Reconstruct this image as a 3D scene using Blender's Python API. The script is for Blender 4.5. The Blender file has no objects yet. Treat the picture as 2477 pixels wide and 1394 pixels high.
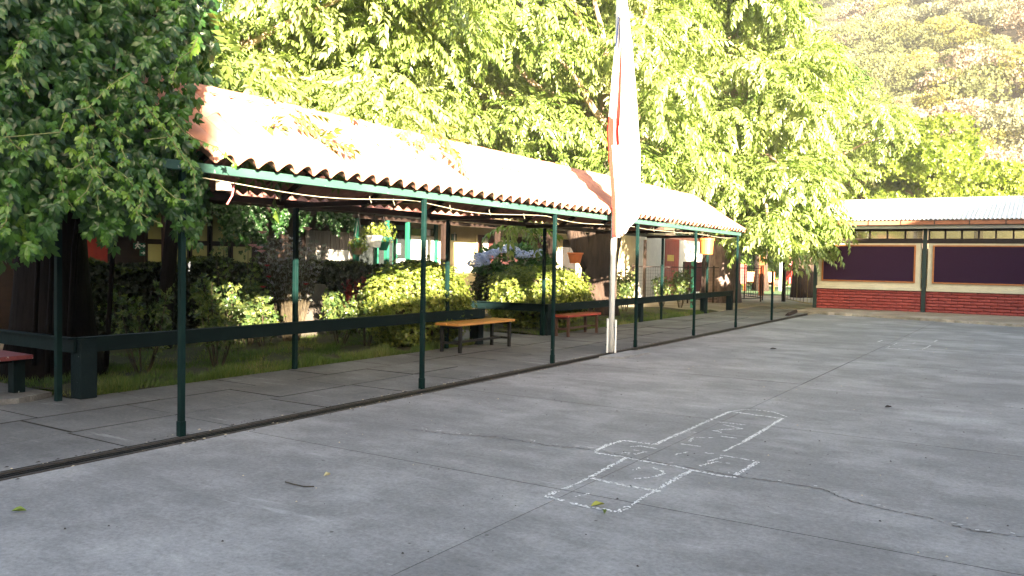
import bpy, math, random
import numpy as np
from mathutils import Vector, Matrix
random.seed(7); rng = np.random.default_rng(11)
SC = bpy.context.scene
# ------------------------------------------------------------------ camera
CH = 1.55
RM = np.array([[0.8413, -0.0320, 0.5396], [0.5403, 0.0180, -0.8413], [0.0172, 0.9993, 0.0325]])
u_, s_, vt_ = np.linalg.svd(RM); RM = u_ @ vt_
FPX, CX, CY = 2013.5, 1238.5, 697.0
cam = bpy.data.cameras.new('camera'); cam_o = bpy.data.objects.new('camera', cam)
SC.collection.objects.link(cam_o); SC.camera = cam_o
cam.lens = 36 * FPX / 2477; cam.sensor_width = 36; cam.clip_end = 1500; cam.clip_start = 0.05
cam_o.matrix_world = Matrix.Translation((0, 0, CH)) @ Matrix([list(r) for r in RM]).to_4x4()
# ------------------------------------------------------------------ light
SUN = Vector((1.0, -0.78, 0.30)).normalized()          # towards the sun
world = bpy.data.worlds.new('World'); SC.world = world; world.use_nodes = True
wn = world.node_tree.nodes; sky = wn.new('ShaderNodeTexSky'); sky.sky_type = 'NISHITA'; sky.sun_disc = False
sky.sun_elevation = math.asin(SUN.z); sky.sun_rotation = math.atan2(SUN.x, SUN.y)
sky.dust_density = 4.0; sky.air_density = 1.0; sky.ozone_density = 1.0
world.node_tree.links.new(sky.outputs[0], wn['Background'].inputs[0]); wn['Background'].inputs[1].default_value = 0.05
sl = bpy.data.lights.new('sun', 'SUN'); sl.energy = 5.0; sl.angle = math.radians(0.55); sl.color = (1.0, 0.84, 0.62)
sun_o = bpy.data.objects.new('sun', sl); SC.collection.objects.link(sun_o)
sun_o.rotation_euler = (-SUN).to_track_quat('-Z', 'Y').to_euler(); sun_o.location = (20, -15, 20)
SC.view_settings.view_transform = 'Standard'; SC.view_settings.look = 'None'; SC.view_settings.gamma = 1.0
SC.view_settings.exposure = 3.9
# ------------------------------------------------------------------ reading positions off the place (metres)
def ray(px, py): return RM @ np.array([px - CX, -(py - CY), -FPX])
def gz(px, py, z=0.0):
    r = ray(px, py); t = (z - CH) / r[2]; return Vector((r[0]*t, r[1]*t, z))
def atX(px, py, X):
    r = ray(px, py); t = X / r[0]; return Vector((X, r[1]*t, CH + r[2]*t))
def atY(px, py, Y):
    r = ray(px, py); t = Y / r[1]; return Vector((r[0]*t, Y, CH + r[2]*t))
def dep(px, py, d):
    r = ray(px, py) / FPX; return Vector((r[0]*d, r[1]*d, CH + r[2]*d))
def wx(u, v): return -6.13 - 0.0155*v + u              # the walkway runs a little askew
def W(u, v, z): return Vector((wx(u, v), v, z))
# ------------------------------------------------------------------ materials
def nodes(m): m.use_nodes = True; return m.node_tree.nodes, m.node_tree.links
def N(nt, t, **k):
    n = nt.new(t)
    for a, b in k.items(): setattr(n, a, b)
    return n
def ramp(nt, stops):
    r = nt.new('ShaderNodeValToRGB'); e = r.color_ramp.elements
    while len(e) < len(stops): e.new(0.5)
    for i, (p, c) in enumerate(stops): e[i].position = p; e[i].color = (*c, 1)
    return r
MATS = {}
def pm(name, c, c2=None, rough=0.6, scale=6.0, bump=0.15, metal=0.0, spec=0.4, stretch=(1, 1, 1), chip=None, chip_amt=0.66, chip_scale=14, objvar=0.0, detail=8, coat=0.0, bscale=None):
    if name in MATS: return MATS[name]
    m = bpy.data.materials.new(name); nt, L = nodes(m); b = nt['Principled BSDF']; MATS[name] = m
    if c2 is None: c2 = tuple(x*0.7 for x in c)
    g = N(nt, 'ShaderNodeNewGeometry'); mp = N(nt, 'ShaderNodeMapping'); mp.inputs['Scale'].default_value = stretch
    L.new(g.outputs['Position'], mp.inputs[0])
    n1 = N(nt, 'ShaderNodeTexNoise'); n1.inputs['Scale'].default_value = scale; n1.inputs['Detail'].default_value = detail; n1.inputs['Roughness'].default_value = 0.65
    L.new(mp.outputs[0], n1.inputs[0])
    r = ramp(nt, [(0.3, c2), (0.72, c)]); L.new(n1.outputs[0], r.inputs[0]); col = r.outputs[0]
    if objvar > 0:
        oi = N(nt, 'ShaderNodeObjectInfo'); hs = N(nt, 'ShaderNodeHueSaturation')
        mr = N(nt, 'ShaderNodeMapRange'); mr.inputs[3].default_value = 1-objvar; mr.inputs[4].default_value = 1+objvar
        L.new(oi.outputs['Random'], mr.inputs[0]); L.new(mr.outputs[0], hs.inputs['Value']); L.new(col, hs.inputs['Color']); col = hs.outputs[0]
    if chip:
        n2 = N(nt, 'ShaderNodeTexNoise'); n2.inputs['Scale'].default_value = chip_scale; n2.inputs['Detail'].default_value = 6; L.new(g.outputs['Position'], n2.inputs[0])
        r2 = ramp(nt, [(chip_amt, (0, 0, 0)), (chip_amt+0.03, (1, 1, 1))]); L.new(n2.outputs[0], r2.inputs[0])
        mx = N(nt, 'ShaderNodeMix', data_type='RGBA'); L.new(r2.outputs[0], mx.inputs[0]); L.new(col, mx.inputs[6]); mx.inputs[7].default_value = (*chip, 1); col = mx.outputs[2]
    L.new(col, b.inputs['Base Color'])
    b.inputs['Roughness'].default_value = rough; b.inputs['Metallic'].default_value = metal; b.inputs['Specular IOR Level'].default_value = spec; b.inputs['Coat Weight'].default_value = coat
    if bump:
        n3 = N(nt, 'ShaderNodeTexNoise'); n3.inputs['Scale'].default_value = bscale or scale*4; n3.inputs['Detail'].default_value = 6; L.new(mp.outputs[0], n3.inputs[0])
        bp = N(nt, 'ShaderNodeBump'); bp.inputs['Strength'].default_value = bump; bp.inputs['Distance'].default_value = 0.02
        L.new(n3.outputs[0], bp.inputs['Height']); L.new(bp.outputs[0], b.inputs['Normal'])
    return m
def leafm(name, stops, trans=0.35, rough=0.42, spec=0.5, tcol=None):
    if name in MATS: return MATS[name]
    m = bpy.data.materials.new(name); nt, L = nodes(m); b = nt['Principled BSDF']; MATS[name] = m
    a = N(nt, 'ShaderNodeAttribute', attribute_name='rnd'); r = ramp(nt, stops); L.new(a.outputs['Fac'], r.inputs[0])
    L.new(r.outputs[0], b.inputs['Base Color']); b.inputs['Roughness'].default_value = rough; b.inputs['Specular IOR Level'].default_value = spec
    t = N(nt, 'ShaderNodeBsdfTranslucent'); hs = N(nt, 'ShaderNodeMix', data_type='RGBA', blend_type='MULTIPLY'); hs.inputs[0].default_value = 1.0
    L.new(r.outputs[0], hs.inputs[6]); hs.inputs[7].default_value = (*(tcol or (1.5, 1.7, 0.55)), 1); L.new(hs.outputs[2], t.inputs[0])
    mx = N(nt, 'ShaderNodeMixShader'); mx.inputs[0].default_value = trans; L.new(b.outputs[0], mx.inputs[1]); L.new(t.outputs[0], mx.inputs[2])
    L.new(mx.outputs[0], nt['Material Output'].inputs[0]); return m
def concrete(name, c, c2, streak=(1.2, 0.25, 1), spots=True):
    m = bpy.data.materials.new(name); nt, L = nodes(m); b = nt['Principled BSDF']; MATS[name] = m
    g = N(nt, 'ShaderNodeNewGeometry')
    def noise(sc, det, st=None, rough=0.6):
        n = N(nt, 'ShaderNodeTexNoise'); n.inputs['Scale'].default_value = sc; n.inputs['Detail'].default_value = det; n.inputs['Roughness'].default_value = rough
        if st:
            mp = N(nt, 'ShaderNodeMapping'); mp.inputs['Scale'].default_value = st; mp.inputs['Rotation'].default_value = (0, 0, 0.12); L.new(g.outputs['Position'], mp.inputs[0]); L.new(mp.outputs[0], n.inputs[0])
        else: L.new(g.outputs['Position'], n.inputs[0])
        return n.outputs[0]
    def mix(f, a, bb, blend='MIX'):
        x = N(nt, 'ShaderNodeMix', data_type='RGBA', blend_type=blend)
        if isinstance(f, float): x.inputs[0].default_value = f
        else: L.new(f, x.inputs[0])
        for s, i in ((a, 6), (bb, 7)):
            if isinstance(s, tuple): x.inputs[i].default_value = (*s, 1)
            else: L.new(s, x.inputs[i])
        return x.outputs[2]
    r1 = ramp(nt, [(0.34, tuple(x*.95 for x in c2)), (0.46, c2), (0.6, c), (0.72, tuple(x*1.10 for x in c))]); L.new(noise(0.7, 9, None, 0.68), r1.inputs[0])
    r2 = ramp(nt, [(0.3, (0.78, 0.78, 0.78)), (0.5, (1, 1, 1)), (0.7, (1.2, 1.2, 1.2))]); L.new(noise(2.0, 9, (0.7, 1.5, 1), 0.72), r2.inputs[0])
    col = mix(1.0, r1.outputs[0], r2.outputs[0], 'MULTIPLY')
    r3 = ramp(nt, [(0.3, (0.68, 0.68, 0.68)), (0.52, (1, 1, 1)), (0.75, (1.32, 1.32, 1.32))]); L.new(noise(30, 6, None, 0.8), r3.inputs[0])
    col = mix(1.0, col, r3.outputs[0], 'MULTIPLY')
    if spots:
        v = N(nt, 'ShaderNodeTexVoronoi'); v.inputs['Scale'].default_value = 3.2; v.inputs['Randomness'].default_value = 1; L.new(g.outputs['Position'], v.inputs[0])
        rs = ramp(nt, [(0.03, (1, 1, 1)), (0.05, (0, 0, 0))]); L.new(v.outputs[0], rs.inputs[0]); col = mix(rs.outputs[0], col, (0.08, 0.075, 0.07))
        rl = ramp(nt, [(0.61, (0, 0, 0)), (0.7, (1, 1, 1))]); L.new(noise(1.3, 10, (0.4, 3.0, 1), 0.72), rl.inputs[0])
        f = N(nt, 'ShaderNodeMath', operation='MULTIPLY'); f.inputs[1].default_value = 0.45; L.new(rl.outputs[0], f.inputs[0]); col = mix(f.outputs[0], col, (0.5, 0.5, 0.5))
    rk = ramp(nt, [(0.56, (1, 1, 1)), (0.66, (.87, .865, .86))]); L.new(noise(0.9, 10, (1, 1, 1), 0.74), rk.inputs[0]); col = mix(1.0, col, rk.outputs[0], 'MULTIPLY')
    rd = ramp(nt, [(0.66, (0, 0, 0)), (0.70, (1, 1, 1))]); L.new(noise(7, 8, None, 0.7), rd.inputs[0]); fd = N(nt, 'ShaderNodeMath', operation='MULTIPLY'); fd.inputs[1].default_value = .35; L.new(rd.outputs[0], fd.inputs[0]); col = mix(fd.outputs[0], col, (.42, .42, .41))
    oi = N(nt, 'ShaderNodeObjectInfo'); mr = N(nt, 'ShaderNodeMapRange'); mr.inputs[3].default_value = .95; mr.inputs[4].default_value = 1.06; L.new(oi.outputs['Random'], mr.inputs[0]); hv = N(nt, 'ShaderNodeHueSaturation'); L.new(mr.outputs[0], hv.inputs['Value']); L.new(col, hv.inputs['Color']); col = hv.outputs[0]
    L.new(col, b.inputs['Base Color']); b.inputs['Roughness'].default_value = 0.8; b.inputs['Specular IOR Level'].default_value = 0.25
    bp = N(nt, 'ShaderNodeBump'); bp.inputs['Strength'].default_value = 0.35; bp.inputs['Distance'].default_value = 0.01
    L.new(noise(60, 6), bp.inputs['Height']); L.new(bp.outputs[0], b.inputs['Normal']); return m
M_CONC = concrete('courtyard_concrete', (0.262, 0.259, 0.258), (0.190, 0.188, 0.188))
M_PAVE = concrete('paving_concrete', (0.175, 0.174, 0.174), (0.122, 0.121, 0.121))
M_SOIL = pm('soil', (0.10, 0.07, 0.045), (0.05, 0.035, 0.022), rough=0.95, scale=3, bump=0.5)
M_BEAMG = pm('faded_green_paint', (0.05, 0.115, 0.09), (0.022, 0.062, 0.052), rough=0.5, scale=5, bump=0.08, spec=.3, stretch=(1, .3, 1), chip=(0.42, 0.44, 0.42), chip_amt=0.70, chip_scale=22)
M_GREEN = pm('green_post_paint', (0.0032, 0.017, 0.0155), (0.002, 0.011, 0.0105), rough=0.6, spec=.12, scale=9, bump=0.08, chip=(0.42, 0.44, 0.42), chip_amt=0.735, chip_scale=22)
M_RAIL = pm('green_rail_paint', (0.0038, 0.012, 0.0125), (0.0026, 0.008, 0.009), spec=.12, rough=0.6, scale=5, bump=0.15, stretch=(1, .3, 1), chip=(0.35, 0.36, 0.34), chip_amt=0.72, chip_scale=17)
M_TILE = pm('clay_tile', (0.50, 0.25, 0.17), (0.33, 0.145, 0.10), rough=0.75, scale=3, bump=0.25, objvar=0.12)
M_TILE2 = pm('old_clay_tile', (0.40, 0.19, 0.15), (0.22, 0.09, 0.08), rough=0.8, scale=4, bump=0.3, objvar=0.15)
M_DARKWOOD = pm('dark_timber', (0.026, 0.014, 0.010), (0.012, 0.007, 0.006), rough=0.6, scale=4, stretch=(3, .4, 3))
M_BARK = pm('bark', (0.055, 0.034, 0.024), (0.014, 0.009, 0.007), rough=0.95, scale=5, bump=1.0, stretch=(2.5, 2.5, 0.4), bscale=9)
pm('dark_bark', (.013, .010, .009), (.004, .003, .003), rough=.95, scale=5, bump=1.0, stretch=(2.5, 2.5, .4), bscale=9, spec=.1)
M_BARKP = pm('pale_bark', (0.42, 0.33, 0.22), (0.22, 0.15, 0.10), rough=0.9, scale=7, bump=0.6, stretch=(2, 2, 0.6))
M_STEM = pm('stem', (0.07, 0.055, 0.03), (0.025, 0.018, 0.011), rough=0.8, scale=12)
M_VSTEM = pm('vine_stem', (0.16, 0.20, 0.06), (0.09, 0.08, 0.03), rough=0.7, scale=12)
M_WHITE = pm('white_paint', (0.86, 0.86, 0.84), (0.72, 0.72, 0.70), rough=0.5, scale=5, chip=(0.12, 0.10, 0.08), chip_amt=0.69, chip_scale=9)
M_PLAINW = pm('white_wall', (0.72, 0.71, 0.68), (0.58, 0.57, 0.55), rough=0.75, scale=2)
M_CREAM = pm('cream_wall', (0.62, 0.53, 0.33), (0.48, 0.40, 0.24), rough=0.8, scale=1.5)
M_RED = pm('red_paint', (0.30, 0.035, 0.02), (0.20, 0.02, 0.012), rough=0.55, scale=3, bump=0.1)
M_BLACK = pm('dark_void', (0.02, 0.017, 0.015), (0.012, 0.01, 0.009), rough=0.8, scale=3)
M_GLASS = pm('window_glass', (0.03, 0.035, 0.035), (0.015, 0.02, 0.02), rough=0.08, spec=0.9, scale=2, bump=0)
M_PANE = bpy.data.materials.new('clear_pane'); _n, _l = nodes(M_PANE); _t = N(_n, 'ShaderNodeBsdfTransparent'); _t.inputs[0].default_value = (.42, .46, .38, 1); _g = N(_n, 'ShaderNodeBsdfGlossy'); _g.inputs['Roughness'].default_value = .06; _x = N(_n, 'ShaderNodeMixShader'); _x.inputs[0].default_value = .14
_l.new(_t.outputs[0], _x.inputs[1]); _l.new(_g.outputs[0], _x.inputs[2]); _l.new(_x.outputs[0], _n['Material Output'].inputs[0])
M_IRON = pm('dark_iron', (0.03, 0.03, 0.03), (0.015, 0.014, 0.013), rough=0.5, metal=0.5, scale=20)
# ------------------------------------------------------------------ mesh helpers
COL = SC.collection; ORG = {}
class MB:
    def __init__(s): s.v = []; s.f = []; s.m = []
    def add(s, vs, fs, mi=0):
        o = len(s.v); s.v += [tuple(v) for v in vs]; s.f += [tuple(i+o for i in f) for f in fs]; s.m += [mi]*len(fs)
    def box(s, x0, x1, y0, y1, z0, z1, mi=0):
        s.add([(x, y, z) for z in (z0, z1) for y in (y0, y1) for x in (x0, x1)],
              [(0, 2, 3, 1), (4, 5, 7, 6), (0, 1, 5, 4), (2, 6, 7, 3), (0, 4, 6, 2), (1, 3, 7, 5)], mi); return s
    def beam(s, p, q, w, h, up=(0, 0, 1), mi=0):
        p = Vector(p); q = Vector(q); d = (q-p).normalized(); up = Vector(up)
        if abs(d.dot(up)) > 0.98: up = Vector((0, 1, 0))
        a = d.cross(up).normalized()*w/2; b = a.cross(d).normalized()*h/2
        s.add([p-a-b, p+a-b, p+a+b, p-a+b, q-a-b, q+a-b, q+a+b, q-a+b], [(0, 3, 2, 1), (4, 5, 6, 7), (0, 1, 5, 4), (1, 2, 6, 5), (2, 3, 7, 6), (3, 0, 4, 7)], mi); return s
    def tube(s, pts, rad, n=8, mi=0, wob=0.0):
        pts = [Vector(p) for p in pts]; k = len(pts); o = len(s.v)
        if not hasattr(rad, '__len__'): rad = [rad]*k
        ref = Vector((0.31, 0.17, 0.93)); vs = []; fs = []
        for i, p in enumerate(pts):
            d = (pts[min(i+1, k-1)] - pts[max(i-1, 0)]).normalized()
            a = d.cross(ref)
            if a.length < 0.1: a = d.cross(Vector((1, 0, 0)))
            a.normalize(); b = d.cross(a)
            for j in range(n):
                t = 2*math.pi*j/n; rr = rad[i]*(1 + wob*math.sin(3*t+i*0.3) + wob*0.8*math.sin(7*t+1.3+i*.17))
                vs.append(p + a*math.cos(t)*rr + b*math.sin(t)*rr)
        for i in range(k-1):
            for j in range(n): fs.append((i*n+j, i*n+(j+1) % n, (i+1)*n+(j+1) % n, (i+1)*n+j))
        fs.append(tuple(range(n-1, -1, -1))); fs.append(tuple((k-1)*n+j for j in range(n)))
        s.add(vs, fs, mi); return s
    def lathe(s, prof, c=(0, 0, 0), n=16, mi=0):
        vs = []; fs = []
        for r, z in prof:
            for j in range(n): t = 2*math.pi*j/n; vs.append((c[0]+r*math.cos(t), c[1]+r*math.sin(t), c[2]+z))
        for i in range(len(prof)-1):
            for j in range(n): fs.append((i*n+j, i*n+(j+1) % n, (i+1)*n+(j+1) % n, (i+1)*n+j))
        fs.append(tuple(range(n-1, -1, -1))); fs.append(tuple((len(prof)-1)*n+j for j in range(n)))
        s.add(vs, fs, mi); return s
    def build(s, name, mat, parent=None, smooth=False, bevel=0, base=False):
        vs = np.array(s.v, dtype=float); lo = vs.min(0); hi = vs.max(0); c = (lo+hi)/2
        if parent is None or base: c[2] = lo[2]
        vs = vs - c
        me = bpy.data.meshes.new(name); me.from_pydata(vs.tolist(), [], s.f)
        for m in (mat if isinstance(mat, (list, tuple)) else [mat]): me.materials.append(m)
        if isinstance(mat, (list, tuple)): me.polygons.foreach_set('material_index', s.m)
        if smooth: me.polygons.foreach_set('use_smooth', [True]*len(s.f))
        o = put(name, me, parent, c)
        if bevel:
            b = o.modifiers.new('bevel', 'BEVEL'); b.width = bevel; b.segments = 2; b.limit_method = 'ANGLE'
        return o
def put(name, me, parent, c, rot=None):
    o = bpy.data.objects.new(name, me); COL.objects.link(o); c = Vector(c)
    ORG[o.name] = c
    if parent is not None: o.parent = parent; o.location = c - ORG[parent.name]
    else: o.location = c
    if rot is not None: o.rotation_euler = rot
    return o
def thing(name, loc, label, cat, group=None):
    o = bpy.data.objects.new(name, None); COL.objects.link(o); o.location = loc; o.empty_display_size = 0.2; ORG[o.name] = Vector(loc)
    return tag(o, label, cat, group)
def tag(o, label=None, cat=None, group=None, kind=None):
    if label: o['label'] = label
    if cat: o['category'] = cat
    if group: o['group'] = group
    if kind: o['kind'] = kind
    return o
def part_box(name, mat, par, x0, x1, y0, y1, z0, z1, bevel=0): return MB().box(x0, x1, y0, y1, z0, z1).build(name, mat, par, bevel=bevel)
def npmesh(name, V, T, mat, parent=None, rnd=None, smooth=False, kind=None, origin=None):
    V = np.asarray(V, dtype=np.float64); c = (V.min(0)+V.max(0))/2
    if origin is not None: c = np.array(origin, dtype=float)
    elif parent is None: c[2] = V[:, 2].min()
    me = bpy.data.meshes.new(name); n = len(V); t = len(T)
    me.vertices.add(n); me.vertices.foreach_set('co', (V-c).astype(np.float32).ravel())
    me.loops.add(t*3); me.loops.foreach_set('vertex_index', np.asarray(T, dtype=np.int32).ravel())
    me.polygons.add(t); me.polygons.foreach_set('loop_start', np.arange(0, t*3, 3, dtype=np.int32))
    if smooth: me.polygons.foreach_set('use_smooth', np.ones(t, dtype=bool))
    me.update(calc_edges=True); me.validate()
    if rnd is not None:
        a = me.attributes.new('rnd', 'FLOAT', 'POINT'); a.data.foreach_set('value', np.asarray(rnd, dtype=np.float32))
    me.materials.append(mat); o = put(name, me, parent, c)
    if kind: o['kind'] = kind
    return o
# leaf templates: (verts, tris)
def tmpl(leaves):
    V = []; T = []
    for b, d, nrm, l, w in leaves:
        b = np.array(b, float); d = np.array(d, float); d /= np.linalg.norm(d); nrm = np.array(nrm, float); s = np.cross(d, nrm); s /= np.linalg.norm(s); nn = np.cross(s, d)
        o = len(V); V += [b, b+d*l*0.42+s*w/2+nn*w*0.16, b+d*l*0.42-s*w/2+nn*w*0.16, b+d*l*0.5-nn*l*0.0, b+d*l-nn*l*0.16]
        T += [(o, o+3, o+1), (o+1, o+3, o+4), (o, o+2, o+3), (o+3, o+2, o+4)]
    return np.array(V), np.array(T)
def spray_t(pairs, ll, lw, droop, jit, seed):
    r = random.Random(seed); L = []
    for i in range(pairs):
        x = 0.22 + 0.74*i/(pairs-1) if pairs > 1 else 0.6; z = -droop*x*x
        for s in (-1, 1):
            a = math.radians(58 - 20*x + r.uniform(-jit, jit)); k = ll*(0.8+0.4*math.sin(math.pi*(0.2+0.7*x)))
            L.append(((x, 0, z), (math.cos(a), s*math.sin(a), -0.45-droop*x+r.uniform(-.25, .25)), (0.2*r.uniform(-1, 1), 0.25*r.uniform(-1, 1), 1), k, lw))
    L.append(((0.98, 0, -droop*0.96), (1, 0, -0.6-droop), (0, 0.2, 1), ll, lw)); return tmpl(L)
SPRAYS = [spray_t(5, 0.33, 0.135, d, 16, i) for i, d in enumerate((0.2, 0.4, 0.65, 0.3))]
def leaf8(leaves):
    V = []; T = []
    for b, d, nrm, l, w in leaves:
        b = np.array(b, float); d = np.array(d, float); d /= np.linalg.norm(d); nrm = np.array(nrm, float); s = np.cross(d, nrm); s /= np.linalg.norm(s); nn = np.cross(s, d); o = len(V)
        V += [b, b+d*l*.34, b+d*l*.68-nn*l*.05, b+d*l-nn*l*.2] + [b+d*l*t+g*s*w*k+nn*(w*.13-l*q) for g in (1, -1) for t, k, q in ((.3, .40, 0), (.62, .5, .05))]
        for g, e in ((4, 1), (6, 0)):
            for t in ((0, 1, g), (1, g+1, g), (1, 2, g+1), (2, 3, g+1)): t = tuple(o+i for i in t); T.append(t if e else t[::-1])
    return np.array(V), np.array(T)
def palm_t(seed):
    r = random.Random(seed); L = []
    for k, a in enumerate((-88, -44, 0, 44, 88)):
        a = math.radians(a + r.uniform(-8, 8)); l = 0.62 - 0.13*abs(k-2)*0.9
        L.append(((0, 0, 0), (math.cos(a), math.sin(a), -0.34+r.uniform(-.2, .1)), (0, 0, 1), l, 0.215))
    return leaf8(L)
PALMS = [palm_t(i) for i in range(4)]
def tuft_t(n, l, w, seed, rise=0.5):
    r = random.Random(seed); L = []
    for k in range(n):
        a = 2*math.pi*k/n*1.6 + r.uniform(-.4, .4); L.append(((0.18*k/n, 0.05*math.cos(a), 0.05*math.sin(a)), (rise+r.uniform(-.2, .4), math.cos(a), math.sin(a)), (1, 0.1, -0.2), l*r.uniform(.8, 1.15), w))
    return tmpl(L)
TUFTS = [tuft_t(6, 0.75, 0.42, i) for i in range(3)]
def unit(a): return a/np.maximum(np.linalg.norm(a, axis=1, keepdims=True), 1e-9)
def instance(tpls, P, F, U, S, R=None):
    """copy leaf templates to points P, x axis along F, z axis near U, size S -> verts, tris, rnd"""
    P = np.asarray(P, float); F = unit(np.asarray(F, float)); U = np.asarray(U, float); n = len(P); Yv = unit(np.cross(U, F)); Zv = np.cross(F, Yv)
    S = np.broadcast_to(np.asarray(S, float), (n,)); R = rng.random(n) if R is None else R
    k = rng.integers(0, len(tpls), n); VV = []; TT = []; RR = []; o = 0
    for i, (tv, tt) in enumerate(tpls):
        m = np.where(k == i)[0]
        if not len(m): continue
        M = np.stack([F[m], Yv[m], Zv[m]], 2)
        v = np.einsum('nij,kj->nki', M, tv)*S[m, None, None] + P[m][:, None, :]
        VV.append(v.reshape(-1, 3)); T = tt[None] + (np.arange(len(m))*len(tv))[:, None, None] + o; TT.append(T.reshape(-1, 3)); o += len(m)*len(tv)
        RR.append(np.repeat(R[m], len(tv)))
    return np.concatenate(VV), np.concatenate(TT), np.concatenate(RR)
def sph(n):
    d = rng.normal(size=(n, 3)); return unit(d)
def clump_sprays(clumps, per, size, down=0.45, jr=0.35):
    Ps = []; Fs = []; Us = []; Rs = []; Ss = []
    for c, r in clumps:
        r3 = np.array(r if hasattr(r, '__len__') else (r, r, r*0.62)); k = int(per*(r3.prod()**(2/3))); k = max(k, 8)
        d = sph(k); d[:, 2] = np.where(d[:, 2] < -0.55, -d[:, 2], d[:, 2]); rad = 0.5 + 0.55*rng.random(k)**0.6
        Ps.append(np.array(c)[None] + d*rad[:, None]*r3); f = d*np.array([1, 1, 0.5]) + np.array([0, 0, -down]) + rng.normal(size=(k, 3))*jr; Fs.append(f)
        Us.append(d*0.7 + np.array([0, 0, 0.8]) + rng.normal(size=(k, 3))*0.3); Rs.append(np.clip(rng.random()*0.5 + rng.random(k)*0.5, 0, 1)); Ss.append(size*(0.55+0.75*rng.random(k)))
    return [np.concatenate(x) for x in (Ps, Fs, Us)] + [np.concatenate(Ss), np.concatenate(Rs)]
L_ASH = leafm('ash_leaf', [(0.0, (0.075, 0.125, 0.022)), (0.5, (0.16, 0.215, 0.055)), (1.0, (0.27, 0.30, 0.12))], trans=0.32, rough=0.33, spec=.7)
L_DARK = leafm('dark_leaf', [(0.0, (0.04, 0.08, 0.014)), (0.6, (0.07, 0.125, 0.024)), (1.0, (0.11, 0.16, 0.035))], trans=0.35)
L_MAPLE = leafm('maple_leaf', [(0.0, (0.08, 0.13, 0.015)), (0.5, (0.15, 0.20, 0.025)), (1.0, (0.22, 0.25, 0.05))], trans=0.4)
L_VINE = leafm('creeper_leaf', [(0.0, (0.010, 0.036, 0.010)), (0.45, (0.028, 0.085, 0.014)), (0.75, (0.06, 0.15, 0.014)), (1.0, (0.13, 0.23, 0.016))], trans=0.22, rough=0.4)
L_BOX = leafm('box_leaf', [(0.0, (0.055, 0.085, 0.015)), (0.5, (0.14, 0.18, 0.03)), (1.0, (0.27, 0.28, 0.07))], trans=0.3, rough=0.4)
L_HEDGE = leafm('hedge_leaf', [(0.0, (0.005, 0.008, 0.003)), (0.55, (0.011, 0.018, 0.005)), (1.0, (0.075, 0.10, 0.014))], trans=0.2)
L_ROSE = leafm('rose_leaf', [(0.0, (0.03, 0.06, 0.02)), (0.6, (0.075, 0.11, 0.03)), (1.0, (0.15, 0.17, 0.05))], trans=0.3, rough=0.35)
L_GRASS = leafm('grass_blade', [(0.0, (0.035, 0.07, 0.012)), (0.6, (0.07, 0.12, 0.018)), (0.9, (0.14, 0.15, 0.04)), (1.0, (0.22, 0.18, 0.09))], trans=0.3, rough=0.5)
# ================================================================== SETTING
o = MB().box(-150, 66, -60, 262, -0.6, -0.09).build('ground', M_SOIL); tag(o, kind='structure')
# courtyard: cast concrete slabs with open joints
court = MB().box(-5.9, 30, -40, 26.4, -0.085, -0.055).build('courtyard', pm('joint_dirt', (0.035, 0.032, 0.028), (0.02, 0.018, 0.015), rough=0.95)); tag(court, kind='structure')
xs = [None, -2.65, 0.9, 4.45, 8.0]; ys = [-4.5, -1.35, 1.79, 4.93, 8.07, 11.21, 14.35, 17.49, 20.63, 23.77, 27.4]
for j in range(len(ys)-1):
    for i in range(4):
        y0, y1 = ys[j]+.002, ys[j+1]-.002; a0, a1 = (wx(.25, y0), wx(.25, y1)) if i == 0 else (xs[i]+.003,)*2; b0 = xs[i+1]-.003
        if j == len(ys)-2:   # far slabs end at the apron
            y1a, y1b = (28.35-(-6.7-a1)*-.31, 0); f = lambda x: 28.45-(x+6.9)*0.305; e0, e1 = f(a0), f(b0)
        else: e0 = e1 = y1
        mb = MB(); z0, z1 = -.05, random.uniform(-.0015, .0015); vs = [(a0, y0), (b0, y0), (b0, e1), (a1, e0)]
        mb.add([(x, y, z) for z in (z0, z1) for x, y in vs], [(0, 3, 2, 1), (4, 5, 6, 7), (0, 1, 5, 4), (1, 2, 6, 5), (2, 3, 7, 6), (3, 0, 4, 7)])
        mb.m = [1, 0, 1, 1, 1, 1]; mb.build('slab', [M_CONC, MATS['joint_dirt']], court)
# walkway paving
walk = MB().box(wx(-2.5, 15)-.25, wx(.0, 15)+.05, -6, 31, -0.085, -0.045).build('walkway', MATS['joint_dirt']); tag(walk, kind='structure')
rows = [(-2.50, -1.72), (-1.71, -0.86), (-0.85, 0.02)]
for r, (u0, u1) in enumerate(rows):
    v = -5.5 + 0.45*r
    while v < 30.5:
        l = random.choice((1.05, 1.2, 1.3)); v1 = v+l-random.uniform(.012, .028); z = random.uniform(.000, .005); tilt = random.uniform(-.003, .003); mb = MB()
        vs = [W(u0, v, 0), W(u1-random.uniform(.006, .022), v, 0), W(u1-random.uniform(.006, .022), v1, 0), W(u0, v1, 0)]
        mb.add([(p.x, p.y, -.05) for p in vs] + [(p.x, p.y, z+t) for p, t in zip(vs, (0, tilt, tilt, 0))], [(0, 3, 2, 1), (4, 5, 6, 7), (0, 1, 5, 4), (1, 2, 6, 5), (2, 3, 7, 6), (3, 0, 4, 7)])
        mb.m = [1, 0, 1, 1, 1, 1]; mb.build('paving_slab', [M_PAVE, MATS['joint_dirt']], walk); v += l
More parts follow.
